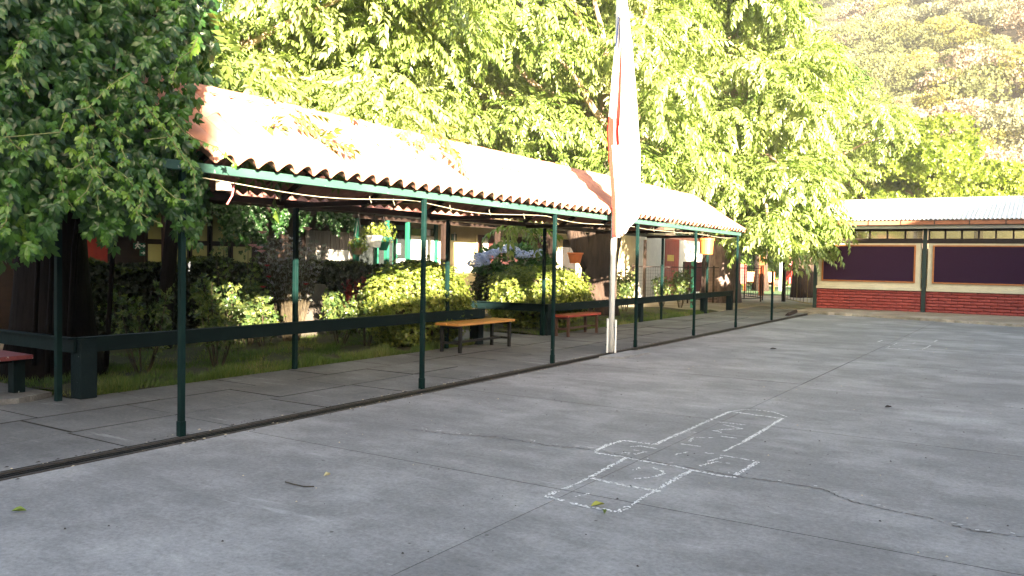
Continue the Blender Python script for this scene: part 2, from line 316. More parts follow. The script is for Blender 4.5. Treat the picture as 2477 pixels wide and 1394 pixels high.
# drain
drain = thing('drain_channel', W(.14, 12, -.08), 'long narrow drain with rusty dark grating along the edge of the courtyard', 'drain')
mb = MB(); mb.beam(W(.14, -5, -.078), W(.14, 26.3, -.078), .2, .02); mb.build('channel_floor', M_BLACK, drain)
for u in (.055, .232):
    MB().beam(W(u, -5, -.03), W(u, 26.3, -.03), .022, .07).build('edge_angle', pm('rusty_steel', (0.10, 0.085, 0.075), (0.045, 0.04, 0.036), rough=0.6, metal=.4, scale=15), drain)
for u in (.098, .144, .19): MB().beam(W(u, -5, -.012), W(u, 26.3, -.012), .009, .022).build('grating_bar', M_IRON, drain)
mb = MB(); v = -5
while v < 26.3: mb.beam(W(.07, v, -.016), W(.22, v, -.016), .012, .012); v += .085
tag(mb.build('cross_bars', M_IRON, drain), kind='stuff')
# garden ground, cross paths, far yard
lm = pm('lawn_soil', (0.04, 0.045, 0.014), (0.025, 0.02, 0.01), rough=.95, scale=4, bump=.6)
def bed(v0, v1, x1, nm):
    V = []; T = []; nx, ny = 30, 40
    for j in range(ny+1):
        v = v0+(v1-v0)*j/ny; x0 = wx(-2.5, v)
        for i in range(nx+1):
            x = x0+(x1-x0)*i/nx; V.append((x, v, -.05+.075*min(1, i/2)+.03*math.sin(x*3+v*2)*math.sin(v*1.7)))
    for j in range(ny):
        for i in range(nx):
            a = j*(nx+1)+i; T += [(a, a+1, a+nx+2), (a, a+nx+2, a+nx+1)]
    tag(npmesh(nm, V, [t[::-1] for t in T], lm), kind='structure')
bed(4.95, 12.75, -14.7, 'lawn'); bed(15.0, 27.0, -14.7, 'lawn')
def sheet(nm, pts, z, mat, th=.04, zb=None):
    n = len(pts); mb = MB(); mb.add([(x, y, z-th) for x, y in pts]+[(x, y, z) for x, y in pts], [tuple(range(n-1, -1, -1)), tuple(range(n, 2*n))]+[(i, (i+1) % n, (i+1) % n+n, i+n) for i in range(n)])
    return tag(mb.build(nm, mat), kind='structure')
sheet('garden_path', [(-14.7, 12.78), (-8.86, 12.78), (-8.9, 14.97), (-14.7, 14.97)], .0, M_PAVE)
M_DIRTC = concrete('dusty_concrete', (0.36, 0.32, 0.26), (0.26, 0.22, 0.17), spots=False)
sheet('garden_path', [(-20, -8), (-8.72, -8), (-8.72, 4.92), (-20, 4.92)], -.004, M_PAVE)
sheet('yard_path', [(-14, 27.05), (-9.2, 27.05), (-9.2, 30.9), (-6.65, 30.9), (-6.65, 28.5), (-6.1, 28.5), (-6.1, 34), (-6.9, 34), (-6.9, 70), (-30, 70), (-30, 36), (-14, 36)], -.006, M_DIRTC)
sheet('playground_turf', [(-28, 44), (-8, 44), (-8, 62), (-28, 62)], .004, pm('turf', (0.05, 0.13, 0.04), (0.03, 0.08, 0.025), rough=.9, scale=2), th=.006)
# apron in front of the notice-board building, broken edge
mb = MB(); n = 60; top = []; rr = random.Random(3)
for i in range(n+1):
    x = -6.95 + 11*i/n; e = 28.35-(x+6.9)*0.305 + rr.uniform(-.05, .05); top.append((x, e))
vs = []; fs = []
for i, (x, e) in enumerate(top): vs += [(x, e-rr.uniform(.0, .05), -.05), (x, e, .07+rr.uniform(-.015, .01)), (x, 30.45, .10)]
for i in range(n): a = i*3; fs += [(a, a+3, a+4, a+1), (a+1, a+4, a+5, a+2)]
mb.add(vs, fs); o = mb.build('apron', M_DIRTC); tag(o, kind='structure')
# flagpole pad
o = sheet('flagpole_pad', [(wx(.26, 12.1), 12.1), (-5.72, 12.25), (-5.66, 13.25), (wx(.26, 13.35), 13.35)], .028, M_CONC, th=.03)
# crack across the slabs
pts = [(1000, 1040), (1090, 1052), (1200, 1058), (1320, 1078), (1440, 1090), (1545, 1112), (1650, 1130), (1790, 1155), (1890, 1168), (1990, 1185), (2060, 1215), (2150, 1235), (2250, 1255), (2350, 1285), (2477, 1300), (2700, 1335)]
def ribbon(pts, w, jit, z, drop=0.0, step=.02, seed=1):
    r = random.Random(seed); mb = MB(); P = [gz(*p) if len(p) == 2 else Vector(p) for p in pts]
    for a, b in zip(P[:-1], P[1:]):
        L = (b-a).length; k = max(2, int(L/step)); d = (b-a).normalized(); s = Vector((-d.y, d.x, 0)); prev = None
        for i in range(k+1):
            c = a.lerp(b, i/k) + s*r.uniform(-jit, jit); ww = w*r.uniform(.3, 1.3)/2; cur = (c-s*ww, c+s*ww)
            if prev and r.random() > drop: mb.add([(prev[0].x, prev[0].y, z), (prev[1].x, prev[1].y, z), (cur[1].x, cur[1].y, z), (cur[0].x, cur[0].y, z)], [(0, 3, 2, 1)])
            prev = cur
    return mb
ribbon(pts, .013, .012, .0045, .12).build('crack', pm('crack_dirt', (0.10, 0.095, 0.09), (0.045, 0.04, 0.038), rough=.95, scale=20), court)
ribbon([(p[0]+8, p[1]-4) for p in pts], .022, .02, .0042, .88, seed=5).build('crack_edge', pm('crack_edge', (0.5, 0.5, 0.49), (0.36, 0.36, 0.35), rough=.95, scale=20), court)
# ================================================================== COVERED WALKWAY
cw = thing('covered_walkway', W(-1.2, 12, 0), 'long open walkway with dark green steel posts under a wavy clay tile roof', 'walkway')
FV = [4.45, 7.78, 11.0, 14.15, 17.3, 20.35]; RV = [4.75, 8.06, 11.6, 15.0, 18.3, 21.6, 25.4]
ZE = 2.27
for v in FV:
    p = MB(); p.beam(W(0, v, 0), W(0, v, ZE), .048, .048, up=(0, 1, 0)); po = p.build('post', M_GREEN, cw, bevel=.004)
    MB().beam(W(0, v, .0), W(0, v, .13), .056, .056, up=(0, 1, 0)).build('post_shoe', M_GREEN, po)
q = atX(458, 642, wx(.0255, 4.45)); sm = MB()
for dy, dz, a, b in ((0, 0, .012, .022), (.004, .022, .008, .012), (-.003, -.045, .009, .006)): sm.add([(q.x, q.y+dy+a*math.cos(t), q.z+dz+b*math.sin(t)*(1+.3*math.sin(3*t))) for t in [k*.785 for k in range(8)]], [tuple(range(8))])
sm.build('paint_splash', M_PLAINW, cw)
MB().beam(W(0, 23.75, 0), W(0, 23.75, 1.38), .055, .055, up=(0, 1, 0)).build('post', M_GREEN, cw)
for v in RV: MB().beam(W(-2.47, v, 0), W(-2.47, v, 2.24), .058, .058, up=(0, 1, 0)).build('post', M_GREEN, cw, bevel=.004)
MB().beam(W(0, 3.6, ZE+.04), W(0, 20.5, ZE+.04), .07, .078).build('eave_beam', M_BEAMG, cw, bevel=.004)
M_BEAM = pm('brown_steel', (0.05, 0.022, 0.018), (0.025, 0.012, 0.01), rough=.5, scale=8)
MB().beam(W(-2.47, 3.6, 2.285), W(-2.47, 26, 2.285), .06, .085).build('eave_beam', M_BEAM, cw)
MB().beam(W(-1.235, 3.6, 3.02), W(-1.235, 20.5, 3.02), .06, .09).build('ridge_beam', M_BEAM, cw)
for v in [4.5, 6.1, 7.8, 9.4, 11.0, 12.6, 14.15, 15.7, 17.3, 18.8, 20.35]:
    for a, b in (((.0, ZE+.07), (-1.235, 3.03)), ((-2.47, 2.33), (-1.235, 3.03))): MB().beam(W(a[0], v, a[1]), W(b[0], v, b[1]), .045, .075).build('rafter', M_BEAM, cw)
for v in FV[1:]: MB().beam(W(-.03, v+.06, 2.26), W(-2.44, v+.06, 2.24), .05, .06).build('tie_beam', M_BEAM, cw)
for u, z in ((-.35, 2.60), (-.8, 2.9), (-1.67, 2.9), (-2.12, 2.60)): MB().beam(W(u, 3.6, z), W(u, 20.45, z), .045, .045).build('purlin', M_DARKWOOD, cw)
# wavy tile sheets
def wave(a, p=.24): t = (a/p) % 1.0; return .108*(abs(math.cos(math.pi*t))**1.15)
def sheet_mesh(nm, width, length, mat, p=.24, th=.012, seg=9, amp=1.0):
    n = int(round(width/p*seg)); vs = []; fs = []
    for layer in (0, 1):
        for s in (0, .5, 1):
            for i in range(n+1): a = width*i/n; vs.append((-length*(s-.5), a-width/2, wave(a, p)*amp - layer*th - .006*math.sin(s*math.pi)))
    k = n+1
    def id(l, s, i): return l*3*k + s*k + i
    for s in (0, 1):
        for i in range(n):
            fs.append((id(0, s, i), id(0, s, i+1), id(0, s+1, i+1), id(0, s+1, i))); fs.append((id(1, s, i), id(1, s+1, i), id(1, s+1, i+1), id(1, s, i+1)))
    for s in (0, 2):
        for i in range(n): fs.append((id(0, s, i), id(1, s, i), id(1, s, i+1), id(0, s, i+1)))
    for i in (0, n):
        for s in (0, 1): fs.append((id(0, s, i), id(0, s+1, i), id(1, s+1, i), id(1, s, i)))
    me = bpy.data.meshes.new(nm); me.from_pydata(vs, [], fs); me.materials.append(mat); me.polygons.foreach_set('use_smooth', [True]*len(fs))
    at = me.attributes.get('sharp_edge'); me.set_sharp_from_angle(angle=math.radians(45)); return me
SW = 0.932; up_m = sheet_mesh('roof_tile_sheet_upper', SW+.10, .70, M_TILE, p=SW/4); lo_m = sheet_mesh('roof_tile_sheet_lower', SW+.10, 1.12, M_TILE, p=SW/4)
ang = math.atan2(3.21-2.36, 1.345)
def place_sheets(par, me_u, me_l, nsheet, v0, ridge_u, ridge_z, sides, ang, ll=1.12, lu=.70, total=1.60):
    for k in range(nsheet):
        v = v0 + SW*k + SW/2
        for sd in sides:
            for me, s0, dz in ((me_l, total-ll/2, 0), (me_u, lu/2, .016)):
                u = ridge_u + sd*s0*math.cos(ang); z = ridge_z - s0*math.sin(ang) + dz + random.uniform(-.004, .004)
                # low end of the sheet is -x locally after flipping
                rot = (random.uniform(-.003, .003), ang*sd*(1 if sd > 0 else 1), random.uniform(-.006, .006))
                ob = put('roof_tile_sheet', me, par, W(u, v, z)); ob.rotation_euler = (rot[0]+(.010 if k % 2 else -.006), rot[1], rot[2] + 0.0155)
place_sheets(cw, up_m, lo_m, 17, 4.62, -1.235, 3.21, (1, -1), ang)
# ridge caps
mb = MB(); k = 8; vs = []; fs = []
for j, y in enumerate((-.31, .31)):
    for i in range(k+1):
        t = math.pi*i/k; rr = .15 if j else .13; vs.append((rr*math.cos(t), y, rr*.62*math.sin(t)))
for i in range(k): fs.append((i, i+1, i+k+2, i+k+1))
vs2 = [(x*.9, y, z-.012) for x, y, z in vs]; nn = len(vs)
fs += [tuple(nn+a for a in f[::-1]) for f in fs] + [(i, nn+i, nn+i+1, i+1) for i in range(k)] + [(k+1+i, k+2+i, nn+k+2+i, nn+k+1+i) for i in range(k)]
cap_me = bpy.data.meshes.new('ridge_tile'); cap_me.from_pydata(vs+vs2, [], fs); cap_me.materials.append(M_TILE); cap_me.polygons.foreach_set('use_smooth', [True]*len(fs)); cap_me.set_sharp_from_angle(angle=math.radians(50))
v = 4.85
while v < 20.4: put('ridge_tile', cap_me, cw, W(-1.235, v, 3.235+random.uniform(-.006, .006)), rot=(random.uniform(-.012, .012), 0, .0155)); v += .56
bt = MB(); bt.add([(0, 0, 0), (.2, .03, .05), (.22, .16, .09), (.03, .2, .04), (.08, .1, .1), (0, 0, -.012), (.2, .03, .038), (.22, .16, .078), (.03, .2, .028), (.08, .1, .088)], [(0, 1, 4), (1, 2, 4), (2, 3, 4), (3, 0, 4), (6, 5, 9), (7, 6, 9), (8, 7, 9), (5, 8, 9), (0, 5, 6, 1), (1, 6, 7, 2), (2, 7, 8, 3), (3, 8, 5, 0)])
q = W(-.1, 11.75, 2.47); bt.v = [(x+q.x, y+q.y, z+q.z) for x, y, z in bt.v]; o = bt.build('broken_tile', M_TILE2, cw)
# cable slung under the beam, with ties
cab = thing('light_cable', W(-.06, 12, 2.1), 'thin white cable slung below the walkway eave beam, knotted with short ties', 'cable')
pts = []; r = random.Random(5)
for i in range(61):
    v = 4.6 + (20.2-4.6)*i/60; sag = .012*math.sin(v*2.3) + .05*abs(math.sin((v-4.45)/3.2*math.pi)); pts.append(W(-.07, v, 2.235 - sag))
MB().tube(pts, .0045, 5).build('cable', pm('cable_white', (0.40, 0.37, 0.27), (0.28, 0.26, 0.19), rough=.6), cab, smooth=True)
for v in (6.9, 7.3, 8.4, 9.3, 10.2, 13.2, 15.1, 16.2, 18.3): MB().tube([W(-.07, v, 2.27), W(-.085, v+.01, 2.22), W(-.075, v+.03, 2.165)], .003, 4).build('tie', MATS['cable_white'], cab)
MB().tube([W(-.07, 5.05, 2.2), W(-.06, 5.02, 2.1), W(-.08, 4.98, 2.02)], .009, 5).build('ribbon', pm('pink_ribbon', (0.5, 0.12, 0.13), rough=.7), cab)
jb = MB().box(wx(-.14, 4.95), wx(-.04, 4.95), 4.9, 5.0, 2.14, 2.22).build('junction_box', pm('grey_plastic', (0.35, 0.3, 0.25), rough=.6), None, bevel=.006); tag(jb, 'small grey junction box below the eave beam beside the creeper', 'electrical box')
# ================================================================== FLAGPOLE + FLAG
FB = gz(1478, 856); fp = thing('flagpole', FB, 'tall white flagpole with chipped paint bolted between two steel stubs', 'flagpole')
MB().tube([FB+Vector((0, 0, z)) for z in (.03, 2, 4, 6.9)], [.047, .046, .042, .036], 16).build('pole', M_WHITE, fp, smooth=True)
er = Vector((.841, .540, 0)); en = Vector((.540, -.841, 0))
for s in (-1, 1): MB().beam(FB+er*s*.068+Vector((0, 0, .02)), FB+er*s*.068+Vector((0, 0, .58 if s > 0 else .6)), .03, .085, up=en).build('stub_channel', M_WHITE, fp, bevel=.003)
for z in (.15, .45): MB().tube([FB+er*-.1+Vector((0, 0, z)), FB+er*.1+Vector((0, 0, z))], .009, 6).build('bolt', M_IRON, fp)
MB().lathe([(.0, 0), (.03, 0), (.045, .03), (.03, .07), (0, .085)], tuple(FB+Vector((0, 0, 6.9))), 10).build('finial', M_WHITE, fp, smooth=True)
MB().tube([FB+er*.055+Vector((0, 0, z)) for z in (1.2, 3, 6.8)], .004, 4).build('halyard', MATS['cable_white'], fp)
def zpx(y): return (855.5-y)/143.5       # height above the court at the pole
LE = [(1.9, -.03), (2.4, -.045), (3.0, -.10), (3.75, -.17), (3.9, -.155), (5.15, -.06), (5.96, .0), (6.62, .03)]
RE = [(1.9, .42), (2.6, .44), (3.4, .41), (4.9, .28), (5.96, .14), (6.62, .08)]
def ip(t, z):
    for (a, b), (c, d) in zip(t[:-1], t[1:]):
        if z <= c: return b + (d-b)*max(0, (z-a)/(c-a))
    return t[-1][1]
nc, nr = 40, 60; V = []; Fq = []; mi = []
for j in range(nr+1):
    for i in range(nc+1):
        w = i/nc; zb = 1.98 + .60*max(0, w-.30)**1.2; z = zb + (6.6-zb)*j/nr; l, r_ = ip(LE, z), ip(RE, z); x = l+(r_-l)*w
        amp = .10*min(1, (6.8-z)/2.5); dpt = amp*math.sin(w*2*math.pi*2.3+.6+.25*z) + .028*math.sin(w*23+1.3*z) + .018*math.sin(w*41-2.1*z+1) + .012*math.sin(7*z+9*w) + .03; p = FB + er*x + en*(dpt+.07); V.append((p.x, p.y, z))
for j in range(nr):
    for i in range(nc):
        a = j*(nc+1)+i; Fq.append((a, a+1, a+nc+2, a+nc+1)); w = (i+.5)/nc; z = V[a][2]
        m = 1
        if z < 3.82 and w < .16: m = 0
        elif z < 3.95 and z >= 3.5 and w < .34: m = 0
        elif 3.82 <= z < 5.1 and .30 < w < .38: m = 0
        elif 5.1 <= z < 5.6 and w < .26: m = 2
        elif 4.6 < z < 5.5 and .78 < w < .93: m = 3
        mi.append(m)
def cloth(nm, c, tr=.18):
    m = bpy.data.materials.new(nm); nt, L = nodes(m); b = nt['Principled BSDF']; b.inputs['Base Color'].default_value = (*c, 1); b.inputs['Roughness'].default_value = .85; b.inputs['Specular IOR Level'].default_value = .15
    wv = N(nt, 'ShaderNodeTexNoise'); wv.inputs['Scale'].default_value = 40; bp = N(nt, 'ShaderNodeBump'); bp.inputs['Strength'].default_value = .1; L.new(wv.outputs[0], bp.inputs['Height']); L.new(bp.outputs[0], b.inputs['Normal'])
    t = N(nt, 'ShaderNodeBsdfTranslucent'); t.inputs[0].default_value = (*c, 1); x = N(nt, 'ShaderNodeMixShader'); x.inputs[0].default_value = tr; L.new(b.outputs[0], x.inputs[1]); L.new(t.outputs[0], x.inputs[2]); L.new(x.outputs[0], nt['Material Output'].inputs[0]); return m
me = bpy.data.meshes.new('flag'); V = np.array(V); me.from_pydata((V-np.array([FB.x, FB.y, 1.9])).tolist(), [], Fq)
for m in (cloth('flag_red', (.55, .03, .02)), cloth('flag_white', (.86, .85, .83)), cloth('flag_blue', (.015, .022, .06)), cloth('flag_pale_blue', (.35, .5, .75))): me.materials.append(m)
me.polygons.foreach_set('material_index', mi); me.polygons.foreach_set('use_smooth', [True]*len(mi))
fl = put('flag', me, None, (FB.x, FB.y, 1.9)); so = fl.modifiers.new('solidify', 'SOLIDIFY'); so.thickness = .003
tag(fl, 'limp red, white and blue flag hanging in folds from the white pole', 'flag')
# ================================================================== GARDEN RAILS
def rail(label, segs, stubs, zt=.645):
    a = segs[0][0]; t = thing('garden_rail', (a[0], a[1], 0), label, 'railing', 'low green rails round the garden beds')
    for p, q in segs:
        p = Vector((*p, 0)); q = Vector((*q, 0)); up = Vector((0, 0, 1)); d = (q-p).normalized(); s = Vector((d.y, -d.x, 0))
        MB().beam(p+up*(zt-.075), q+up*(zt-.075), .035, .15).build('rail_board', M_RAIL, t, bevel=.004)
        MB().beam(p+up*(zt+.006)-s*.03, q+up*(zt+.006)-s*.03, .10, .014).build('rail_cap', M_RAIL, t)
    for (x, y) in stubs: MB().box(x-.095, x+.095, y-.095, y+.095, 0, zt-.005).build('stub_post', pm('painted_stub', (.007, .015, .017), (.004, .010, .012), spec=.12, rough=.7, scale=7, bump=.4, chip=(.2, .2, .19), chip_amt=.70, chip_scale=12), t, bevel=.012)
rail('long low green rail along the lawn from the creeper to the wooden bench', [((-8.60, 4.93), (-8.76, 12.72))], [(-8.66, 5.02), (-8.83, 12.58)])
rail('low green rail turning away behind the left dark red bench', [((-8.62, 4.90), (-13.5, 4.90))], [(-11.2, 4.99)])
rail('low green rail with dropped white petals beside the path to the tiled house', [((-8.72, 15.02), (-13.2, 15.02))], [(-8.84, 15.12), (-11.6, 15.12)])
rail('low green rail running behind the red bench to the last stub post', [((-8.76, 15.06), (-8.97, 25.6)), ((-8.97, 25.62), (-9.05, 28.2))], [(-9.03, 20.3), (-9.08, 25.4), (-9.10, 28.0)])
# ================================================================== BENCHES
def bench(label, x0, x1, y0, y1, zs, mat, planks, legmat, along='Y', bw=.05):
    t = thing('bench', ((x0+x1)/2, (y0+y1)/2, 0), label, 'bench')
    if along == 'Y':
        w = (x1-x0)/planks
        for i in range(planks): MB().box(x0+i*w+.004, x0+(i+1)*w-.004, y0+random.uniform(-.01, .01), y1, zs-.045, zs+random.uniform(-.002, .002)).build('seat_plank', mat, t, bevel=.005)
        lx = (x0+.05, x1-.05); ly = (y0+.12, y1-.12)
    else:
        w = (y1-y0)/planks
        for i in range(planks): MB().box(x0, x1, y0+i*w+.004, y0+(i+1)*w-.004, zs-.045, zs).build('seat_plank', mat, t, bevel=.005)
        lx = (x0+.25, x1-.25); ly = (y0+.05, y1-.05)
    for x in lx:
        for y in ly: MB().beam((x, y, 0), (x, y, zs-.046), bw, bw, up=(0, 1, 0)).build('leg', legmat, t, bevel=.003)
    if along == 'Y':
        for y in ly: MB().beam((lx[0], y, .16), (lx[1], y, .16), .035, .04).build('stretcher', legmat, t); MB().beam((lx[0], y, zs-.07), (lx[1], y, zs-.07), .04, .045).build('seat_bearer', legmat, t)
        MB().beam(((x0+x1)/2, ly[0], .16), ((x0+x1)/2, ly[1], .16), .035, .04).build('long_stretcher', legmat, t)
    else:
        for x in lx: MB().beam((x, ly[0], zs-.07), (x, ly[1], zs-.07), .05, .045).build('seat_bearer', legmat, t)
M_PLANK = pm('varnished_pine', (0.50, 0.25, 0.07), (0.33, 0.14, 0.035), rough=.45, scale=5, stretch=(9, .7, 6), bump=.1)
M_REDW = pm('red_bench_paint', (0.33, 0.06, 0.035), (0.22, 0.03, 0.02), rough=.5, scale=6, stretch=(6, .8, 6), chip=(.3, .2, .15), chip_amt=.7)
M_DRED = pm('worn_red_paint', (0.22, 0.05, 0.05), (0.12, 0.025, 0.03), rough=.55, scale=6, stretch=(.8, 6, 6), chip=(.35, .3, .28), chip_amt=.66)
bench('varnished wooden plank bench on dark metal legs beside the lit round bush', -8.58, -8.10, 11.02, 12.76, .50, M_PLANK, 2, M_IRON)
bench('small red bench with brown legs behind the white flagpole', -8.60, -8.22, 14.95, 16.48, .45, M_REDW, 1, pm('brown_leg', (.07, .035, .025), rough=.5))
bench('worn dark red bench in the shade below the creeper', -11.2, -9.02, 4.30, 4.68, .47, M_DRED, 1, M_RAIL, 'X', .12)
o = sheet('stone_step', [(-11.5, 4.05), (-8.98, 4.1), (-8.86, 4.45), (-9.0, 4.86), (-11.5, 4.86)], .05, M_PAVE, th=.07)
# ================================================================== NOTICE-BOARD BUILDING (far right)
YB = 30.30
nb = thing('notice_board_building', (-1, YB+1.6, 0.05), 'low building with red brick base, big dark notice boards and white metal roof', 'building')
M_BRICKP = pm('painted_brick', (0.34, 0.065, 0.05), (0.22, 0.035, 0.03), rough=.6, scale=5, bump=.35, objvar=.10)
M_FRAMEC = pm('cream_frame', (0.60, 0.56, 0.42), (0.48, 0.44, 0.32), rough=.7, scale=3)
M_ORANGE = pm('orange_wood', (0.42, 0.17, 0.05), (0.28, 0.10, 0.03), rough=.5, scale=5, stretch=(1, 1, 1))
M_BOARD = pm('purple_felt', (0.035, 0.016, 0.036), (0.026, 0.011, 0.027), rough=.95, scale=30, bump=.1, spec=.1)
M_GPOST = pm('building_green', (0.02, 0.04, 0.035), (0.012, 0.026, 0.022), rough=.5)
part_box('wall', pm('brick_mortar', (.2, .035, .03), rough=.8), nb, -6.74, 7.4, YB+.03, YB+.2, .02, .80)
part_box('side_wall', M_FRAMEC, nb, -6.80, -6.6, YB+.05, YB+5.5, .0, 2.95)
def brick_mesh(l, h, seed):
    r = random.Random(seed); mb = MB(); nx = 4; vs = []; fs = []
    for i in range(nx+1):
        x = -l/2 + l*i/nx; e = .017 if i in (0, nx) else 0; j = lambda: r.uniform(-.006, .006)
        vs += [(x, .03, -h/2), (x, -.012+e, -h/2+.008+j()), (x, -.028+e*1.5+j(), -h/4), (x, -.028+e*1.5+j(), h/4), (x, -.012+e, h/2-.008+j()), (x, .03, h/2)]
    for i in range(nx):
        for k in range(5): a = i*6+k; fs.append((a, a+6, a+7, a+1))
    fs += [tuple(range(6)), tuple(nx*6+k for k in range(5, -1, -1))]
    me = bpy.data.meshes.new('brick'); me.from_pydata(vs, [], fs); me.materials.append(M_BRICKP); me.polygons.foreach_set('use_smooth', [True]*len(fs)); me.set_sharp_from_angle(angle=math.radians(55)); return me
BR = [brick_mesh(.35, .094, i) for i in range(5)]; BH = [brick_mesh(.175, .096, 20+i) for i in range(2)]
mods = [(-6.76, -3.46), (-3.30, .02), (.18, 3.5), (3.66, 6.98)]
for m, (a, b) in enumerate(mods):
    rows_ = 7; n = 9; w = (b-a)/n
    if m < 2:
        for r_ in range(rows_):
            z = .08 + .10*r_ + .055; off = 0 if r_ % 2 == 0 else .5
            for k in range(n + (1 if off else 0)):
                if off and k in (0, n):
                    x = a + w*.25 if k == 0 else b - w*.25; me = BH[k % 2]
                else: x = a + w*(k+.5-off if off else k+.5); me = BR[random.randrange(5)]
                ob = put('brick', me, nb, (x+random.uniform(-.006, .006), YB+.012, z+random.uniform(-.004, .004))); ob.rotation_euler = (0, random.uniform(-.012, .012), 0)
    MB().box(a, b, YB-.07, YB+.06, .79, .89).build('sill', M_FRAMEC, nb, bevel=.01)
    part_box('panel_surround', M_FRAMEC, nb, a+.02, b-.02, YB+.02, YB+.12, .892, 2.36)
    bd = part_box('notice_board', M_BOARD, nb, a+.21, b-.23, YB-.005, YB+.03, 1.09, 2.26)
    for nm, c in (('frame_strip', (a+.16, a+.21, 1.05, 2.30)), ('frame_strip', (b-.23, b-.18, 1.05, 2.30)), ('frame_strip', (a+.212, b-.232, 1.05, 1.095)), ('frame_strip', (a+.212, b-.232, 2.255, 2.30))):
        MB().box(c[0], c[1], YB-.03, YB+.025, c[2], c[3]).build(nm, M_ORANGE, bd)
    part_box('head_beam', M_DARKWOOD, nb, a-.08, b+.08, YB+.0, YB+.15, 2.362, 2.47)
    n = 7 if m else 6
    for k in range(n):
        x0 = a + (b-a)*k/n; x1 = a + (b-a)*(k+1)/n; f = MB(); f.box(x0+.0, x0+.055, YB+.04, YB+.1, 2.472, 2.83); f.box(x0+.056, x1-.001, YB+.04, YB+.1, 2.472, 2.52); f.box(x0+.056, x1-.001, YB+.04, YB+.1, 2.76, 2.83)
        fr = f.build('window_frame', M_DARKWOOD, nb); part_box('pane', M_PANE, fr, x0+.057, x1-.002, YB+.06, YB+.066, 2.522, 2.758)
for x in (-6.81, -3.38, .10, 3.58, 7.0): MB().box(x-.06, x+.06, YB-.045, YB+.14, .02, 2.86).build('post', M_GPOST, nb, bevel=.005)
part_box('soffit_beam', M_DARKWOOD, nb, -6.85, 7.3, YB-.1, YB+.12, 2.832, 2.9)
part_box('fluorescent_trunking', M_WHITE, nb, -6.3, 7.2, YB-.42, YB-.32, 2.83, 2.92)
part_box('fascia', pm('fascia_brown', (.30, .13, .07), (.2, .08, .045), rough=.6), nb, -6.95, 7.4, YB-.74, YB-.70, 2.94, 3.07)
for k in range(14): part_box('fascia_joint', M_DARKWOOD, nb, -6.0+k*.98, -5.97+k*.98, YB-.752, YB-.742, 2.94, 3.07)
part_box('soffit', pm('soffit_grey', (.3, .29, .27), rough=.8), nb, -6.95, 7.4, YB-.69, YB-.1, 2.935, 2.95)
def corr(nm, x0, x1, y0, z0, y1, z1, mat, par, p=.12, a=.018):
    n = int((x1-x0)/p*6); vs = []; fs = []
    for i in range(n+1):
        x = x0+(x1-x0)*i/n; h = a*math.cos(2*math.pi*(x-x0)/p); vs += [(x, y0, z0+h), (x, y1, z1+h)]
    for i in range(n): fs.append((2*i, 2*i+2, 2*i+3, 2*i+1))
    mb = MB(); mb.add(vs, fs); return mb.build(nm, mat, par, smooth=True)
M_MET = pm('white_metal_roof', (.72, .73, .74), (.55, .56, .58), rough=.45, scale=2, bump=.05)
for k in range(15): 
    x0 = -7.05 + .98*k; corr('roof_sheet', x0, x0+1.0, YB-.82, 3.10+.002*(k % 2), YB+3.4, 4.06+.002*(k % 2), M_MET, nb)
corr('back_roof', -7.05, 7.6, YB+7.4, 3.05, YB+3.4, 4.055, M_MET, nb)
part_box('ridge_flashing', M_MET, nb, -7.05, 7.6, YB+3.3, YB+3.5, 4.075, 4.085)
part_box('rear_wall', M_FRAMEC, nb, -6.8, 7.4, YB+5.6, YB+5.8, 0, 2.3); part_box('floor', M_PAVE, nb, -6.6, 7.3, YB+.22, YB+5.6, .0, .06)
# rubble at the drain end
o = MB().tube([gz(1905, 765)+Vector((0, 0, .03)), gz(1925, 758)+Vector((0, 0, .06))], [.06, .05], 7, wob=.2).build('pipe_stub', M_DARKWOOD); tag(o, 'broken dark pipe stub at the far end of the drain', 'pipe')
# ================================================================== TILED SCHOOL HOUSE BEHIND THE GARDEN
XW = -14.8
def yw(px, X=XW): return atX(px, 620, X).y
def zw(px, py, X=XW): return atX(px, py, X).z
sh = thing('school_house', (XW-2, 18, 0), 'cream school house with tiled gallery roof behind the garden hedges', 'house')
part_box('wall', M_CREAM, sh, XW-.25, XW, yw(985), 36, 0, 2.95)
part_box('wall', M_DARKWOOD, sh, XW-.25, XW-.02, 3.0, yw(985)-.01, 0, 2.95)
part_box('gallery_floor', M_DIRTC, sh, XW+.01, XW+1.6, 3, 36, -.02, .06)
def panel(nm, mat, px0, px1, py0, py1, d=.03, par=None, X=XW, z0=None, z1=None):
    y0, y1 = yw(px0, X), yw(px1, X); pc = (px0+px1)/2
    return part_box(nm, mat, par or sh, X+.004, X+d, y0, y1, zw(pc, py1, X) if z0 is None else z0, zw(pc, py0, X) if z1 is None else z1)
panel('red_wall_panel', M_RED, 90, 258, 500, 700, z0=.05, z1=2.6)
M_GPANE = pm('frosted_green_pane', (.40, .38, .15), (.30, .29, .11), rough=.5, scale=2, bump=.05)
for k, (a, b) in enumerate(((350, 400), (403, 455), (458, 503), (507, 553), (557, 610))):
    for r_, (z0, z1) in enumerate(((.9, zw(470, 588)-.03), (zw(470, 588)+.03, 2.45))):
        y0, y1 = yw(a)+.02, yw(b)-.02; w = part_box('window', M_DARKWOOD, sh, XW-.018, XW+.03, y0-.02, y1+.02, z0-.02, z1+.02)
        part_box('pane', M_GPANE, w, XW+.031, XW+.036, y0+.03, y1-.03, z0+.02, z1-.02)
sg = part_box('exit_sign', pm('sign_green', (.01, .10, .07), (.008, .08, .05), rough=.4), None, XW+.05, XW+.07, yw(318), yw(346), zw(332, 602), zw(332, 588)); tag(sg, 'green exit sign with running figure and white arrow by the red wall', 'sign')
